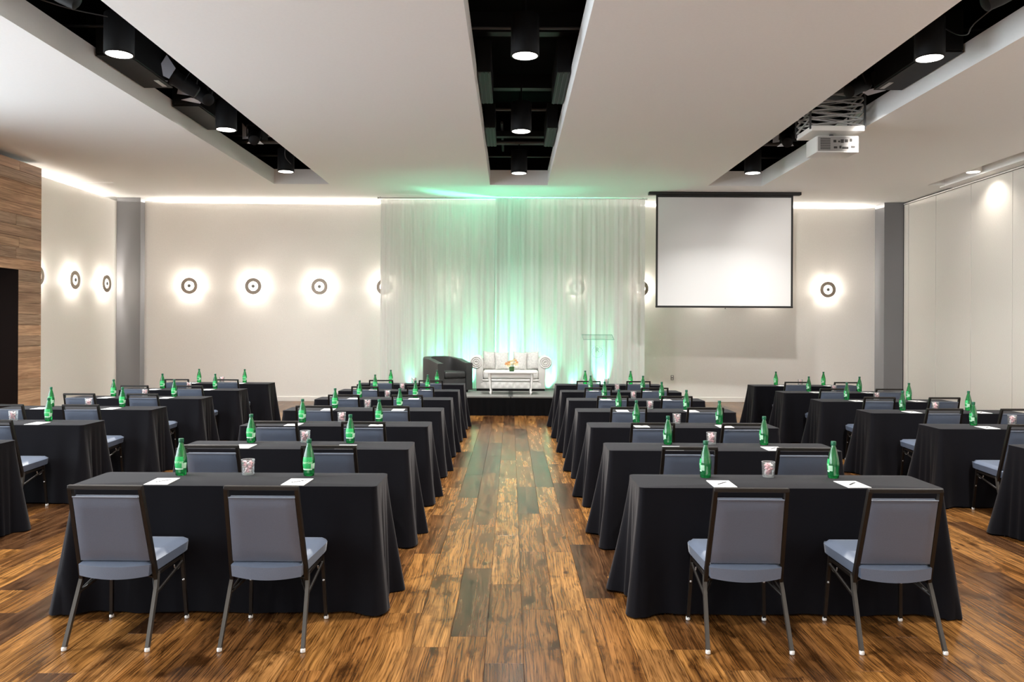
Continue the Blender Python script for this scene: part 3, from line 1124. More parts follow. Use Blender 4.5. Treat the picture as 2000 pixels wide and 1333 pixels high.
# ------------------------------------------------------------------ clear acrylic lectern with an etched emblem
le = thing('acrylic_lectern', 'clear acrylic lectern with a dark etched emblem, right of the sofa', 'lectern', (1.83, 17.25, SZ))
T = Matrix.Translation((0, 0, 1.17)) @ Matrix.Rotation(math.radians(14), 4, 'X')
MB().box((-0.32, -0.20, 0.0), (0.32, 0.22, 0.012), M=T).build('reading_top', 'acrylic', le)
MB().tube([T @ Vector(p) for p in ((-0.32, -0.20, 0.006), (0.32, -0.20, 0.006), (0.32, 0.22, 0.006), (-0.32, 0.22, 0.006))], 0.005, 0.010, closed=True).build('edge_band', 'acrylic_edge', le)
MB().box((-0.16, 0.10, 0.02), (0.16, 0.112, 1.16)).build('front_panel', 'acrylic', le)
for s in (-1, 1):
    MB().box((s * 0.16 - 0.005, -0.14, 0.02), (s * 0.16 + 0.005, 0.10, 1.10 + 0.02)).build('side_panel', 'acrylic', le)
    MB().box((s * 0.16 - 0.004, -0.145, 0.02), (s * 0.16 + 0.004, -0.14, 1.10)).build('panel_edge', 'acrylic_edge', le)
MB().box((-0.26, -0.22, 0.0), (0.26, 0.18, 0.02), 0.004, 1).build('base_plate', 'acrylic', le)
MB().box((-0.16, 0.06, 0.99), (0.16, 0.10, 1.00)).build('shelf', 'acrylic', le)


def text_mesh(body, size, material, extrude=0.0008, align='CENTER'):
    cu = bpy.data.curves.new('lettering', 'FONT')
    cu.body = body
    cu.size = size
    cu.extrude = extrude
    cu.align_x = align
    cu.align_y = 'CENTER'
    cu.resolution_u = 3
    o = bpy.data.objects.new('lettering', cu)
    COL.objects.link(o)
    bpy.context.view_layer.update()
    me = bpy.data.meshes.new_from_object(o.evaluated_get(bpy.context.evaluated_depsgraph_get()))
    bpy.data.objects.remove(o)
    bpy.data.curves.remove(cu)
    me.materials.clear()
    me.materials.append(MATS[material])
    return me


em = text_mesh('R', 0.14, 'acrylic_edge')
em.transform(Matrix.Translation((0.0, 0.096, 0.90)) @ Matrix.Rotation(PI / 2, 4, 'X'))
e_ = link('emblem_letter', em, le)
m = MB()
for k in range(16):
    a = 2 * PI * k / 16
    if 1.2 < a < 1.9:
        continue
    c0 = Vector((0.115 * math.cos(a), 0.096, 0.86 + 0.115 * math.sin(a)))
    t_ = Vector((-math.sin(a), 0, math.cos(a)))
    m.tube([c0 - t_ * 0.018, c0 + t_ * 0.012], 0.008, 0.002, up=(0, 1, 0))
w_ = m.build('emblem_wreath', 'acrylic_edge', le)

# ------------------------------------------------------------------ projection screen
ps = thing('projection_screen', 'white pull-down projection screen with black border hanging from the ceiling', 'projection screen', (4.65, 17.88, 0))
MB().box((-1.66, -0.06, 4.665), (1.66, 0.08, 4.727), 0.006, 1).build('housing', 'screen_black', ps)
MB().box((-1.455, -0.002, 2.245), (1.455, 0.002, 4.665)).build('screen_surface', 'screen_cloth', ps)
for s in (-1, 1):
    MB().box((s * 1.475 - 0.022, -0.004, 2.22), (s * 1.475 + 0.022, 0.003, 4.665)).build('side_border', 'screen_black', ps)
MB().box((-1.50, -0.012, 2.205), (1.50, 0.012, 2.248), 0.004, 1).build('weight_bar', 'screen_black', ps)
MB().box((-1.453, -0.004, 4.615), (1.453, 0.003, 4.665)).build('top_border', 'screen_black', ps)
MB().tube([(0.02, -0.01, 2.205), (0.02, -0.012, 2.18)], 0.008, seg=8).build('pull_loop', 'screen_black', ps)

# ------------------------------------------------------------------ projector on its scissor lift
pj = thing('projector', 'white projector hanging below its lift under the right ceiling slot', 'projector', (4.66, 11.75, 4.27))
MB().box((-0.29, 0.0, 0.0), (0.32, 0.42, 0.24), 0.015).build('body', 'projector_white', pj, True)
MB().box((-0.27, -0.006, 0.02), (0.31, 0.002, 0.225)).build('rear_panel', 'projector_grey', pj)
m = MB()
for k in range(7):
    MB().box((-0.235, -0.012, 0.045 + k * 0.024), (-0.095, -0.005, 0.056 + k * 0.024)).build('vent_slat', 'port_dark', pj)
r = random.Random(2)
for px, pz, w, h in ((-0.03, 0.16, .04, .035), (0.03, 0.155, .025, .025), (0.075, 0.16, .045, .05), (0.135, 0.165, .045, .04), (0.20, 0.175, .035, .04), (-0.02, 0.07, .05, .03), (0.05, 0.075, .03, .04), (0.12, 0.065, .09, .03), (0.23, 0.08, .06, .025)):
    MB().box((px - w / 2, -0.013, pz - h / 2), (px + w / 2, -0.005, pz + h / 2), 0.003, 1).build('port', 'port_dark', pj)
MB().lathe([(0.07, 0.0), (0.065, 0.05), (0.05, 0.06)], 20, M=Matrix.Translation((-0.12, 0.42, 0.12)) @ Matrix.Rotation(-PI / 2, 4, 'X')).build('lens_barrel', 'black_metal', pj, True)
MB().lathe([(0.05, 0.24), (0.05, 0.26), (0.03, 0.262), (0.03, 0.30)], 16, M=Matrix.Translation((0.0, 0.2, 0))).build('mount', 'duct_grey', pj, True)
lift = thing('scissor_lift', 'grey metal scissor lift above the white projector in the ceiling slot', 'projector lift', (4.66, 11.70, 4.57))
MB().box((-0.38, 0.0, 0.0), (0.38, 0.62, 0.075), 0.006, 1).build('carriage', 'trim_white', lift)
for y in (0.03, 0.58):
    for lv in range(5):
        z0 = 0.09 + lv * 0.10
        MB().tube([(-0.36, y, z0), (0.36, y, z0 + 0.085)], 0.018, 0.022, up=(0, 1, 0)).build('scissor_arm', 'pale_metal', lift)
        MB().tube([(0.36, y + 0.02, z0), (-0.36, y + 0.02, z0 + 0.085)], 0.018, 0.022, up=(0, 1, 0)).build('scissor_arm', 'pale_metal', lift)
for s in (-1, 1):
    for lv in range(5):
        z0 = 0.09 + lv * 0.10
        MB().tube([(s * 0.37, 0.05, z0), (s * 0.37, 0.57, z0 + 0.085)], 0.018, 0.022).build('scissor_arm', 'pale_metal', lift)
        MB().tube([(s * 0.37 + s * 0.02, 0.57, z0), (s * 0.37 + s * 0.02, 0.05, z0 + 0.085)], 0.018, 0.022).build('scissor_arm', 'pale_metal', lift)
for x in (-0.39, 0.39):
    for y in (0.02, 0.60):
        MB().box((x - 0.012, y - 0.012, 0.03), (x + 0.012, y + 0.012, 0.62)).build('guide_post', 'duct_grey', lift)
MB().box((-0.42, -0.02, 0.62), (0.42, 0.66, 0.70)).build('top_frame', 'black_metal', lift)
MB().tube([(0, 0.3, 0.70), (0, 0.3, 1.75)], 0.05, seg=12).build('hanger', 'black_metal', lift, True)

# ------------------------------------------------------------------ stage lights and boxes inside the ceiling slots


def theatre_light(name, loc, yaw, pitch, lab, s=1.0):
    t = thing(name, lab, 'stage light', loc, yaw, 'theatre spotlights in the ceiling slots')
    R = Matrix.Rotation(math.radians(pitch), 4, 'X') @ Matrix.Scale(s, 4)
    # body points along local -y, pitched downwards
    L_ = R @ Matrix.Rotation(PI / 2, 4, 'X')
    MB().lathe([(0.05, -0.22), (0.085, -0.20), (0.10, -0.05), (0.10, 0.10), (0.115, 0.12), (0.115, 0.16), (0.09, 0.16)], 20, M=L_).build('barrel', 'black_metal', t, True)
    m = MB()
    for k in range(4):
        a = PI / 2 * k
        u = Vector((math.cos(a), 0, math.sin(a)))
        v = Vector((-math.sin(a), 0, math.cos(a)))
        f = Vector((0, -1, 0))
        b0 = u * 0.11 + f * 0.165
        q = [b0 - v * 0.085, b0 + v * 0.085, b0 + f * 0.17 + u * 0.10 + v * 0.14, b0 + f * 0.17 + u * 0.10 - v * 0.14]
        mm_ = MB()
        V = [mm_.bm.verts.new(R @ p) for p in q] + [mm_.bm.verts.new(R @ (p + u * 0.004)) for p in q]
        for fc in ((0, 1, 2, 3), (7, 6, 5, 4), (0, 4, 5, 1), (1, 5, 6, 2), (2, 6, 7, 3), (3, 7, 4, 0)):
            mm_.bm.faces.new([V[i] for i in fc])
        mm_.build('barn_door', 'door_blue' if k in (0, 3) else 'black_metal', t)
    MB().tube([R @ Vector(p) for p in ((-0.12, 0, 0), (-0.12, 0, 0.2), (0.12, 0, 0.2), (0.12, 0, 0))], 0.025, 0.008, up=(0, 1, 0)).build('yoke', 'black_metal', t)
    MB().tube([R @ Vector((0, 0, 0.2)), Vector((0, 0, 0.75)), Vector((0, 0, 1.45))], 0.02, seg=8).build('hanger', 'black_metal', t)
    return t


for k, (x, y, z, yaw, pitch, lab) in enumerate((
        (-4.42, 7.95, 4.98, -75, 28, 'black theatre spotlight with open barn doors, nearest in the left ceiling slot'),
        (-4.40, 10.95, 4.98, -60, 28, 'black theatre spotlight behind the speaker box in the left ceiling slot'),
        (-4.34, 11.5, 4.98, -135, 30, 'black theatre spotlight just before the second downlight, left ceiling slot'),
        (-4.40, 14.0, 4.98, 195, 28, 'black theatre spotlight between second and third downlights, left ceiling slot'),
        (4.75, 7.9, 4.98, 80, 28, 'black theatre spotlight with open barn doors, nearest in the right ceiling slot'),
        (4.62, 10.95, 4.98, 120, 28, 'black theatre spotlight just before the projector lift, right ceiling slot'),
        (4.70, 14.0, 4.98, 165, 28, 'black theatre spotlight beyond the projector, right ceiling slot'))):
    theatre_light('theatre_spotlight', (x, y, z), math.radians(yaw), -pitch, lab)

for x0, x1, y0, y1, lab in ((-4.94, -4.55, 9.7, 11.0, 'long black speaker box on the left side of the left ceiling slot, nearer one'),
                            (-4.94, -4.55, 11.9, 13.3, 'long black speaker box on the left side of the left ceiling slot, farther one'),
                            (4.83, 5.21, 9.45, 10.95, 'long black speaker box on the right side of the right ceiling slot')):
    t = thing('ceiling_speaker_box', lab, 'speaker', ((x0 + x1) / 2, (y0 + y1) / 2, 4.93), 0, 'black boxes in the ceiling slots')
    hx, hy = (x1 - x0) / 2, (y1 - y0) / 2
    MB().box((-hx, -hy, 0.02), (hx, hy, 0.50), 0.01, 1).build('cabinet', 'black_metal', t)
    MB().box((-hx, -hy, 0.0), (hx, hy, 0.012), 0.003, 1).build('bottom_flange', 'black_metal', t)
    sx = 1 if x0 < 0 else -1
    MB().box((sx * hx * 0.6 - 0.03, hy - 0.35, -0.006), (sx * hx * 0.6 + 0.03, hy - 0.08, 0.0)).build('badge', 'pale_metal', t)
for x0, x1, side in ((-0.44, -0.27, 'left'), (0.57, 0.74, 'right')):
    for y0, y1, which in ((10.35, 11.8, 'nearer'), (13.2, 14.55, 'farther')):
        t = thing('slot_diffuser', f'black linear air diffuser on the {side} side of the middle ceiling slot, {which} one', 'air diffuser', ((x0 + x1) / 2, (y0 + y1) / 2, 4.95), 0, 'air diffusers in the middle slot')
        hx, hy = (x1 - x0) / 2, (y1 - y0) / 2
        MB().box((-hx, -hy, 0.012), (hx, hy, 0.42), 0.004, 1).build('plenum_box', 'black_metal', t)
        for k in range(3):
            xx = -hx + 0.03 + k * (2 * hx - 0.06) / 2
            MB().box((xx - 0.004, -hy + 0.02, 0.0), (xx + 0.004, hy - 0.02, 0.012)).build('slat', 'slat_grey', t)
for i, (pts, lab) in enumerate((
        ([(5.05, 8.42, 5.12), (4.86, 8.6, 4.95), (4.92, 8.9, 4.93), (4.80, 9.3, 5.2)], 'thin grey cable sagging beside the nearest right-slot downlight'),
        ([(-4.9, 8.2, 5.05), (-4.6, 8.5, 5.02), (-4.35, 8.8, 5.05)], 'thin cable before the nearest left-slot downlight'),
        ([(-4.15, 15.1, 5.15), (-4.2, 15.2, 4.9), (-4.12, 15.3, 4.78)], 'thin pale cable hanging by the farthest left-slot downlight'))):
    cu = bpy.data.curves.new('cable', 'CURVE')
    cu.dimensions = '3D'
    cu.bevel_depth = 0.007
    s = cu.splines.new('BEZIER')
    s.bezier_points.add(len(pts) - 1)
    for bp_, p in zip(s.bezier_points, pts):
        bp_.co = p
        bp_.handle_left_type = bp_.handle_right_type = 'AUTO'
    o = bpy.data.objects.new('cable', cu)
    COL.objects.link(o)
    bpy.context.view_layer.update()
    me = bpy.data.meshes.new_from_object(o.evaluated_get(bpy.context.evaluated_depsgraph_get()))
    bpy.data.objects.remove(o)
    me.materials.clear()
    me.materials.append(MATS['duct_grey'])
    tag(link('cable', me), lab, 'cable', 'cables in the ceiling slots')

# socket plate on the back wall
wp = thing('wall_socket', 'small grey socket plate low on the back wall right of the drape', 'wall socket', (3.85, BACK_Y(3.85) - 0.001, 0.58), skew)
MB().box((-0.036, -0.008, -0.058), (0.036, 0, 0.058), 0.003, 1).build('plate', 'socket_grey', wp)
for z in (-0.028, 0.028):
    MB().box((-0.016, -0.011, z - 0.016), (0.016, -0.0075, z + 0.016), 0.003, 1).build('outlet', 'trim_white', wp)

# ------------------------------------------------------------------ tables under black cloths


def cloth_mesh(seed, sign):
    """floor-length cloth over a 1.83 x 0.46 table; origin at the front edge middle, on the floor"""
    r = random.Random(seed)
    hx, d = TL / 2, TD
    rc = 0.035
    ring = []          # (x, y, nx, ny, corner weight, end weight)

    def edge(p, q, n, kind):
        for i in range(n):
            t = i / n
            ring.append((p[0] + (q[0] - p[0]) * t, p[1] + (q[1] - p[1]) * t, kind))
    corners = [(hx, 0, 1, -1), (hx, d, 1, 1), (-hx, d, -1, 1), (-hx, 0, -1, -1)]
    arcs = []
    for cx, cy, sx, sy in corners:
        ox, oy = cx - sx * rc, cy - sy * rc
        a0 = {(1, -1): -PI / 2, (1, 1): 0, (-1, 1): PI / 2, (-1, -1): PI}[(sx, sy)]
        arcs.append([(ox + rc * math.cos(a0 + PI / 2 * k / 12), oy + rc * math.sin(a0 + PI / 2 * k / 12), a0 + PI / 2 * k / 12) for k in range(13)])
    P = []
    dens = [34, 150, 34, 150]       # side after each corner: right end, back, left end, front
    for k in range(4):
        for (x, y, a) in arcs[k]:
            P.append((x, y, math.cos(a), math.sin(a)))
        p, q = arcs[k][-1], arcs[(k + 1) % 4][0]
        nx, ny = math.cos(p[2]), math.sin(p[2])
        n_ = dens[k]
        for i in range(1, n_):
            t = i / n_
            P.append((p[0] + (q[0] - p[0]) * t, p[1] + (q[1] - p[1]) * t, nx, ny))
    n = len(P)
    ph = [r.random() * 6.28 for _ in range(10)]
    cj = [(r.uniform(0.55, 1.0), r.uniform(-0.35, 0.35)) for _ in range(4)]
    rows = []
    T = [0.0, 0.012, 0.03, 0.08, 0.2, 0.36, 0.52, 0.68, 0.82, 0.93, 1.0]
    hem = [0.004 + 0.010 * abs(math.sin(i * 0.05 + ph[8])) for i in range(n)]
    for t in T:
        row_ = []
        for i, (x, y, nx, ny) in enumerate(P):
            if t == 0:
                row_.append((x - nx * 0.006, y - ny * 0.006, TH))
                continue
            tt = max(0.0, t - 0.03) / 0.97
            out = 0.0
            front = abs(ny)
            end = abs(nx)
            # gentle flare, fuller on the short ends
            out += tt * (0.020 * front + 0.035 * end)
            # corner cones of spare cloth
            for (cx, cy, sx, sy), (amp, offx) in zip(corners, cj):
                dd = math.hypot((x - cx) * (1.0 if abs(ny) > 0.5 else 1.0), (y - cy))
                out += tt ** 1.2 * 0.115 * amp * math.exp(-(dd / 0.085) ** 2)
                out -= tt * 0.028 * math.exp(-((dd - 0.17) / 0.05) ** 2) * (0.4 + 0.6 * end)
            # hanging pleats
            if end > 0.5:
                out += tt * 0.020 * math.sin(y * 38 + ph[0] + 0.6 * tt) + tt * 0.010 * math.sin(y * 71 + ph[1])
            else:
                fade = min(1.0, max(0.0, (abs(x) - 0.35) / 0.5))
                out += tt ** 1.5 * (0.004 + 0.009 * fade) * math.sin(x * 13 + ph[2] + tt) + tt * 0.004 * math.sin(x * 29 + ph[3])
                if ny < 0:
                    out = min(out, 0.038 if abs(x) < 0.80 else 0.09)
            zz = TH - 0.004 - (TH - 0.004 - hem[i]) * t if t > 0.012 else TH - 0.0015
            row_.append((x + nx * out, y + ny * out, zz))
        rows.append(row_)
    m = MB()
    V = m.grid(rows, closed_u=True)
    top = m.bm.verts.new((0, d / 2, TH))
    for i in range(n):
        m.bm.faces.new((V[0][i], V[0][(i + 1) % n], top))
    return m


BLKNAME = {'A': 'far left block', 'B': 'block left of the aisle', 'C': 'block right of the aisle', 'D': 'far right block'}


def nth(blk, k):
    j = k if blk in 'BC' else k - 1
    last = 6 if blk in 'BC' else 5
    if j == 0:
        return 'nearest'
    if j == last:
        return 'farthest'
    return {1: 'second', 2: 'third', 3: 'fourth', 4: 'fifth', 5: 'sixth'}[j]


cloths = [cloth_mesh(11 + s, 1).mesh('tablecloth', 'cloth_black', True, 70) for s in range(6)]
board_me = MB().box((-TL / 2 + 0.02, 0.02, TH - 0.035), (TL / 2 - 0.02, TD - 0.02, TH - 0.012), 0.003, 1).mesh('table_board', 'seam_dark')
for i, (blk, k, x0, x1, y) in enumerate(TABLES):
    t = thing('draped_table', f'narrow table under floor-length black cloth, {nth(blk, k)} table of the {BLKNAME[blk]}', 'table', ((x0 + x1) / 2, y, 0), 0, 'black-draped tables in four blocks')
    link('tablecloth', cloths[(i * 5 + k) % 6], t)
    link('table_board', board_me, t)

# ------------------------------------------------------------------ chairs


def make_chair():
    t = thing('banquet_chair', 'x', 'chair', group='blue-grey banquet chairs')
    # local: origin on the floor, facing +y; back towards -y
    yb = lambda z: -0.165 - 0.155 * (z - 0.35) / 0.525          # lean of the back frame
    xb = lambda z: 0.203 - 0.017 * (z - 0.35) / 0.525
    # back frame: two uprights and a top rail, mitred
    m = MB()
    pts = [(-xb(0.335), yb(0.335), 0.335), (-xb(0.6), yb(0.6), 0.6), (-xb(0.84), yb(0.84), 0.84), (-xb(0.866), yb(0.866), 0.866)]
    for s in (-1, 1):
        P = [(s * abs(p[0]), p[1], p[2]) for p in pts]
        m.tube(P, 0.020, 0.028, up=(0, 1, 0.3))
    m.box((-xb(0.865) - 0.010, yb(0.865) - 0.013, 0.853), (xb(0.865) + 0.010, yb(0.865) + 0.013, 0.876), 0.003, 1)
    m.build('back_frame', 'chair_frame', t)
    # padded back with a seam line around the top
    m = MB()
    nz = 10
    n = 12
    for sgn, dep in ((-1, 0.016), (1, 0.022)):
        rows = []
        for j in range(nz + 1):
            v = j / nz
            zz = 0.45 + 0.362 * v
            w = xb(zz) - 0.013
            row_ = []
            for i in range(n + 1):
                u = 2 * i / n - 1
                e = min(1, (1 - abs(u)) / 0.10) ** 0.5 * min(1, v / 0.06 + 0.05) ** 0.5 * min(1, (1 - v) / 0.06 + 0.05) ** 0.5
                row_.append((w * u, yb(zz) + sgn * (0.008 + dep * (0.35 + 0.65 * e) * (1 if sgn > 0 else 1)), zz))
            rows.append(row_)
        V = m.grid(rows)
        if sgn == -1:
            VA = V
        else:
            for j in range(nz):
                m.bm.faces.new((VA[j][0], VA[j + 1][0], V[j + 1][0], V[j][0]))
                m.bm.faces.new((VA[j][-1], VA[j + 1][-1], V[j + 1][-1], V[j][-1]))
            for i in range(n):
                m.bm.faces.new((VA[0][i], VA[0][i + 1], V[0][i + 1], V[0][i]))
                m.bm.faces.new((VA[-1][i], VA[-1][i + 1], V[-1][i + 1], V[-1][i]))
    bp = m.build('backrest', 'chair_fabric', t, True, angle=50)
    zz = 0.813
    w = xb(zz) - 0.015
    for sgn in (-1, 1):
        MB().tube([(-w, yb(zz) + sgn * 0.019, zz), (w, yb(zz) + sgn * 0.019, zz)], 0.0045, seg=6).build('piping', 'chair_fabric', bp, True)
    # seat: crowned cushion, rounded rear edge, tapering to the front
    m = MB()
    nx, ny = 14, 12
    rows_t, rows_b = [], []
    for j in range(ny + 1):
        v = j / ny
        y = -0.222 + 0.472 * v
        w = 0.192 + 0.034 * min(1, v * 1.2)
        if v > 0.88:
            w -= 0.02 * ((v - 0.88) / 0.12) ** 2
        rt, rb = [], []
        for i in range(nx + 1):
            u = 2 * i / nx - 1
            ex = min(1.0, (1 - abs(u)) / 0.16) ** 0.5 if abs(u) < 1 else 0
            ey = min(1.0, min(v / 0.10, (1 - v) / 0.12)) ** 0.5 if 0 < v < 1 else 0
            e = min(ex, ey)
            sag = -0.016 * (1 - u * u) * max(0, 1 - v / 0.25)
            zt = 0.432 + 0.022 * v + 0.026 * e - 0.012 * (1 - u * u) * 0 + sag * 0.6
            zb = 0.372 + 0.030 * v + sag
            yy = y - 0.020 * (1 - u * u) * max(0, 1 - v / 0.2)
            rt.append((w * u, yy, zt))
            rb.append((w * u * 0.97, yy, zb))
        rows_t.append(rt)
        rows_b.append(rb)
    A = m.grid(rows_t)
    B = m.grid(rows_b)
    for j in range(ny):
        for e in (0, -1):
            m.bm.faces.new((A[j][e], A[j + 1][e], B[j + 1][e], B[j][e]))
    for i in range(nx):
        for e in (0, -1):
            m.bm.faces.new((A[e][i], A[e][i + 1], B[e][i + 1], B[e][i]))
    m.build('seat', 'chair_fabric', t, True, angle=55)
    MB().box((-0.19, -0.17, 0.366), (0.19, 0.21, 0.374)).build('seat_pan', 'chair_frame', t)
    for s in (-1, 1):
        # rear leg sweeps back, front leg almost upright
        rl = MB().tube([(s * 0.203, -0.150, 0.375), (s * 0.209, -0.178, 0.30), (s * 0.220, -0.304, 0.016)], 0.019, 0.024, up=(0, 1, 0.3)).build('leg', 'chair_leg', t)
        MB().lathe([(0.010, 0.0), (0.0135, 0.003), (0.0135, 0.016), (0.010, 0.022)], 12, M=Matrix.Translation((s * 0.2205, -0.308, 0))).build('glide', 'glide_white', rl, True)
        fl = MB().tube([(s * 0.205, 0.165, 0.395), (s * 0.222, 0.196, 0.016)], 0.018, 0.020, up=(0, 1, 0)).build('leg', 'chair_frame', t)
        MB().lathe([(0.010, 0.0), (0.0135, 0.003), (0.0135, 0.016), (0.010, 0.022)], 12, M=Matrix.Translation((s * 0.2225, 0.197, 0))).build('glide', 'glide_white', fl, True)
        MB().ball((s * 0.213, 0.168, 0.235), 0.008, 1).build('stacking_stud', 'pale_metal', fl, True)
        MB().tube([(s * 0.211, -0.195, 0.265), (s * 0.208, 0.165, 0.345)], 0.009, seg=8).build('side_brace', 'chair_frame', t, True)
        MB().tube([(s * 0.207, -0.185, 0.272), (s * 0.10, 0.02, 0.372)], 0.008, seg=8).build('cross_brace', 'chair_frame', t, True)
        MB().tube([(s * 0.203, 0.165, 0.375), (s * 0.200, -0.16, 0.362)], 0.014, 0.018).build('seat_rail', 'chair_frame', t)
        MB().tube([(s * 0.205, -0.150, 0.335), (s * 0.13, -0.15, 0.367)], 0.007, seg=6).build('corner_strut', 'chair_frame', t, True)
        pts = [(s * 0.207, 0.10 + 0.045 * math.cos(a), 0.352 - 0.035 * math.sin(a)) for a in [PI * q / 8 for q in range(9)]]
        MB().tube(pts, 0.004, seg=6).build('ganging_hook', 'pale_metal', t, True)
    return t


chair0 = make_chair()
chair_used = False
jit = random.Random(21)
for blk, k, x0, x1, y in TABLES:
    if blk in 'AD' and k == 1:
        continue
    e = BLOCKS[blk]
    for off, near in ((0.50, True), (1.315, False)):
        if blk in 'AD' and k == 2 and not near:
            continue
        x = e + SIGN[blk] * off + jit.uniform(-0.012, 0.012)
        if k == 0:
            x = {('B', True): -1.302, ('B', False): -2.120, ('C', True): 1.268, ('C', False): 2.072}[(blk, near)]
        side = 'right' if (near == (SIGN[blk] < 0)) else 'left'
        lab = f'blue-grey padded chair, {side} seat at the {nth(blk, k)} table, {BLKNAME[blk]}'
        loc = (x, y - (0.285 if k == 0 else 0.285 + jit.uniform(-0.008, 0.012)), 0)
        rz = jit.uniform(-0.02, 0.02)
        if not chair_used:
            chair0.location = loc
            chair0.rotation_euler = (0, 0, rz)
            chair0['label'] = lab
            chair_used = True
        else:
            dup(chair0, loc, rz, lab)

# ------------------------------------------------------------------ what lies on the tables: bottles, sheets, candy glasses


def make_bottle():
    t = thing('water_bottle', 'x', 'bottle', group='green water bottles on the tables')
    prof = [(0.020, 0.004), (0.030, 0.0), (0.0345, 0.006), (0.0355, 0.020), (0.0340, 0.045), (0.0370, 0.066), (0.0375, 0.085), (0.0365, 0.105),
            (0.0325, 0.130), (0.0255, 0.160), (0.0185, 0.185), (0.0140, 0.203), (0.0130, 0.212)]
    MB().lathe(prof, 24, cap1=True).build('body', 'bottle_green', t, True, angle=60)
    MB().lathe([(0.0150, 0.209), (0.0160, 0.212), (0.0160, 0.232), (0.0150, 0.235)], 20).build('cap', 'bottle_cap', t, True)

    def patch(name, a0, a1, z0, z1, m_, dr):
        rows = []
        for j in range(7):
            zz = z0 + (z1 - z0) * j / 6
            rr = None
            for (r0, q0), (r1, q1) in zip(prof, prof[1:]):
                if q0 <= zz <= q1 and q1 > q0:
                    rr = r0 + (r1 - r0) * (zz - q0) / (q1 - q0)
            rows.append([((rr + dr) * math.cos(a0 + (a1 - a0) * i / 14), (rr + dr) * math.sin(a0 + (a1 - a0) * i / 14), zz) for i in range(15)])
        m = MB()
        m.grid(rows)
        return m.build(name, m_, t, True)
    lb = patch('label', -PI * 0.93, -PI * 0.25, 0.050, 0.122, 'label_green', 0.0006)
    patch('label_panel', -PI * 0.34, -PI * 0.06, 0.047, 0.082, 'label_white', 0.0010)
    patch('label_band', -PI * 0.93, -PI * 0.25, 0.040, 0.049, 'label_text', 0.0008)
    tm = text_mesh('perrier', 0.026, 'label_text', 0.0)
    for v in tm.vertices:
        a = -PI * 0.56 + v.co.x / 0.0385
        zz = 0.088 + v.co.y
        rr = 0.0392
        v.co = (rr * math.cos(a), rr * math.sin(a), zz)
    o = link('brand_lettering', tm, lb)
    tm = text_mesh('EAU MINERALE', 0.009, 'label_text', 0.0)
    return t


def make_glass():
    t = thing('candy_glass', 'x', 'glass', group='tumblers of pink candies')
    MB().lathe([(0.036, 0.0), (0.038, 0.004), (0.0425, 0.098), (0.0405, 0.0985), (0.0370, 0.012), (0.0, 0.010)], 28, cap1=False).build('tumbler', 'clear_glass', t, True, angle=50)
    MB().lathe([(0.0355, 0.001), (0.0372, 0.011)], 28).build('thick_base', 'glass_rim', t, True)
    pts = [(0.0415 * math.cos(2 * PI * k / 28), 0.0415 * math.sin(2 * PI * k / 28), 0.0982) for k in range(28)]
    MB().tube(pts, 0.0013, seg=6, closed=True).build('rim', 'glass_rim', t, True)
    return t


def candy_mesh(seed, material, n):
    r = random.Random(seed)
    m = MB()
    for i in range(n):
        z = 0.020 + 0.068 * (i + r.random()) / n
        a = r.random() * 6.28
        rr = 0.0255 * r.random() ** 0.4
        c0 = Vector((rr * math.cos(a), rr * math.sin(a), z))
        rot = Matrix.Rotation(r.random() * 3.1, 4, 'X') @ Matrix.Rotation(r.random() * 3.1, 4, 'Y')
        m.ball(c0, 0.0122, 1, (1, 0.85, 0.7), rot)
        # twisted wrapper ends
        ax = (rot @ Vector((1, 0, 0, 0))).xyz
        sd = (rot @ Vector((0, 1, 0, 0))).xyz
        for s in (-1, 1):
            p = c0 + ax * s * 0.008
            q = c0 + ax * s * 0.015
            V = [m.bm.verts.new(v) for v in (p, q + sd * 0.006, q - sd * 0.006)]
            m.bm.faces.new(V)
    return m.mesh('wrapped_candies', material, False)


bottle0, glass0 = make_bottle(), make_glass()
cand = []
for s in range(3):
    a = candy_mesh(40 + s, 'candy_pink', 12)
    b = candy_mesh(60 + s, 'candy_white', 9)
    bmx = bmesh.new()
    bmx.from_mesh(a)
    n0 = len(bmx.faces)
    bmx.from_mesh(b)
    bmx.faces.ensure_lookup_table()
    for f in bmx.faces[n0:]:
        f.material_index = 1
    bmx.to_mesh(a)
    bmx.free()
    a.materials.append(MATS['candy_white'])
    cand.append(a)
sheet_me = MB().box((-0.070, 0.0, 0.0), (0.070, 0.215, 0.004), 0.0006, 1).mesh('sheet', 'paper')


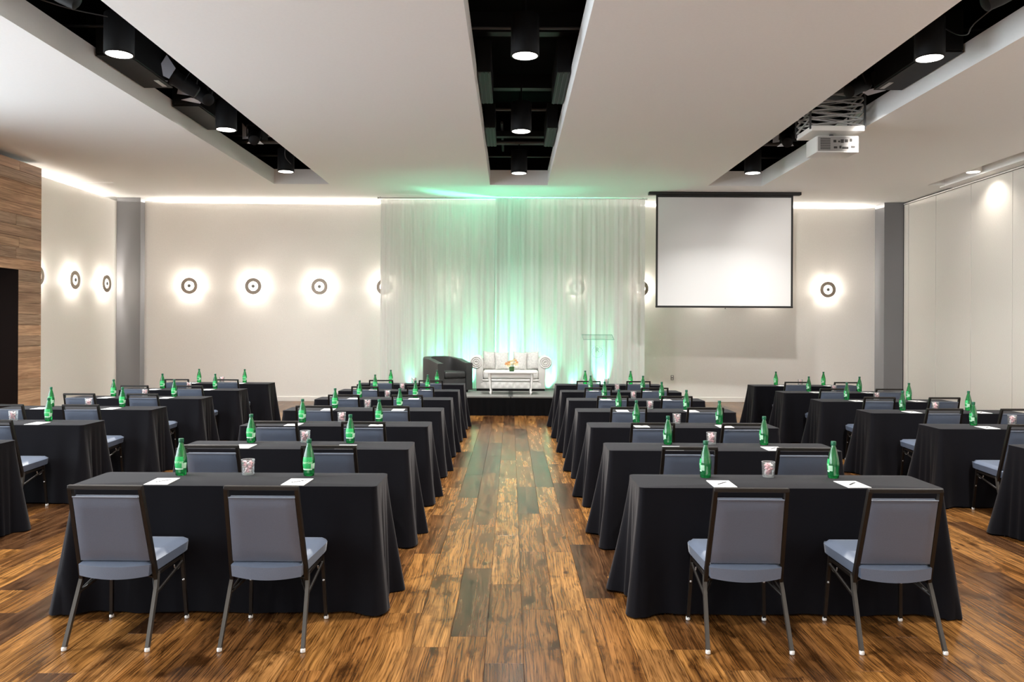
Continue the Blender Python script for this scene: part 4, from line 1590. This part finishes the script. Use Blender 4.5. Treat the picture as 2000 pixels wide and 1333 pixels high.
def script_mark():
    """grey printed flourish running along the sheet's diagonal"""
    m = MB()
    pts = []
    for i in range(40):
        s = i / 39
        pts.append((-0.030 + 0.062 * s + 0.004 * math.sin(s * 34), 0.075 + 0.075 * s + 0.007 * math.cos(s * 34), 0.0043))
    m.tube(pts, 0.0095, 0.0006)
    m.tube([(0.022, 0.134, 0.0045), (0.042, 0.162, 0.0045)], 0.010, 0.0006)
    return m.mesh('printed_mark', 'print_grey')


mark_me = script_mark()
bottle_used = glass_used = False
for blk, k, x0, x1, y in TABLES:
    e = BLOCKS[blk]
    sg = SIGN[blk]
    tn = f'{nth(blk, k)} table, {BLKNAME[blk]}'
    for off, near in ((0.50, True), (1.315, False)):
        if blk in 'AD' and (k == 1 or (k == 2 and not near)):
            continue
        side = 'right' if (near == (sg < 0)) else 'left'
        x = e + sg * off
        bx, by = x + jit.uniform(-0.03, 0.03), y + 0.345 + jit.uniform(-0.01, 0.03)
        if k == 0:
            bx = {('B', True): -1.292, ('B', False): -2.112, ('C', True): 1.252, ('C', False): 2.072}[(blk, near)]
            by = y + 0.355
        rz = jit.uniform(-0.25, 0.25) + (0.05 if sg < 0 else -1.75)
        lab = f'green water bottle, {side} one on the {tn}'
        if not bottle_used:
            bottle0.location = (bx, by, TH)
            bottle0.rotation_euler = (0, 0, rz)
            bottle0['label'] = lab
            bottle_used = True
        else:
            dup(bottle0, (bx, by, TH), rz, lab)
        s = thing('paper_sheet', f'white printed note sheet, {side} one on the {tn}', 'paper', (x + (-0.01 if sg < 0 else 0.015) + jit.uniform(-0.01, 0.01), y + 0.012, TH + 0.0003), jit.uniform(-0.04, 0.04), 'white note sheets on the tables')
        link('sheet', sheet_me, s)
        link('printed_mark', mark_me, s)
    if blk in 'AD' and k == 1:
        continue
    gx, gy = e + sg * (0.905 + jit.uniform(-0.02, 0.02)), y + 0.375
    lab = f'clear tumbler of pink candies on the {tn}'
    if not glass_used:
        glass0.location = (gx, gy, TH)
        glass0['label'] = lab
        glass_used = True
    else:
        dup(glass0, (gx, gy, TH), jit.random() * 6, lab)
    o = link('wrapped_candies', cand[(k + ord(blk)) % 3], None, (gx, gy, TH))
    tag(o, f'wrapped pink candies inside the tumbler, {tn}', 'candy', 'candies in the tumblers', 'stuff')
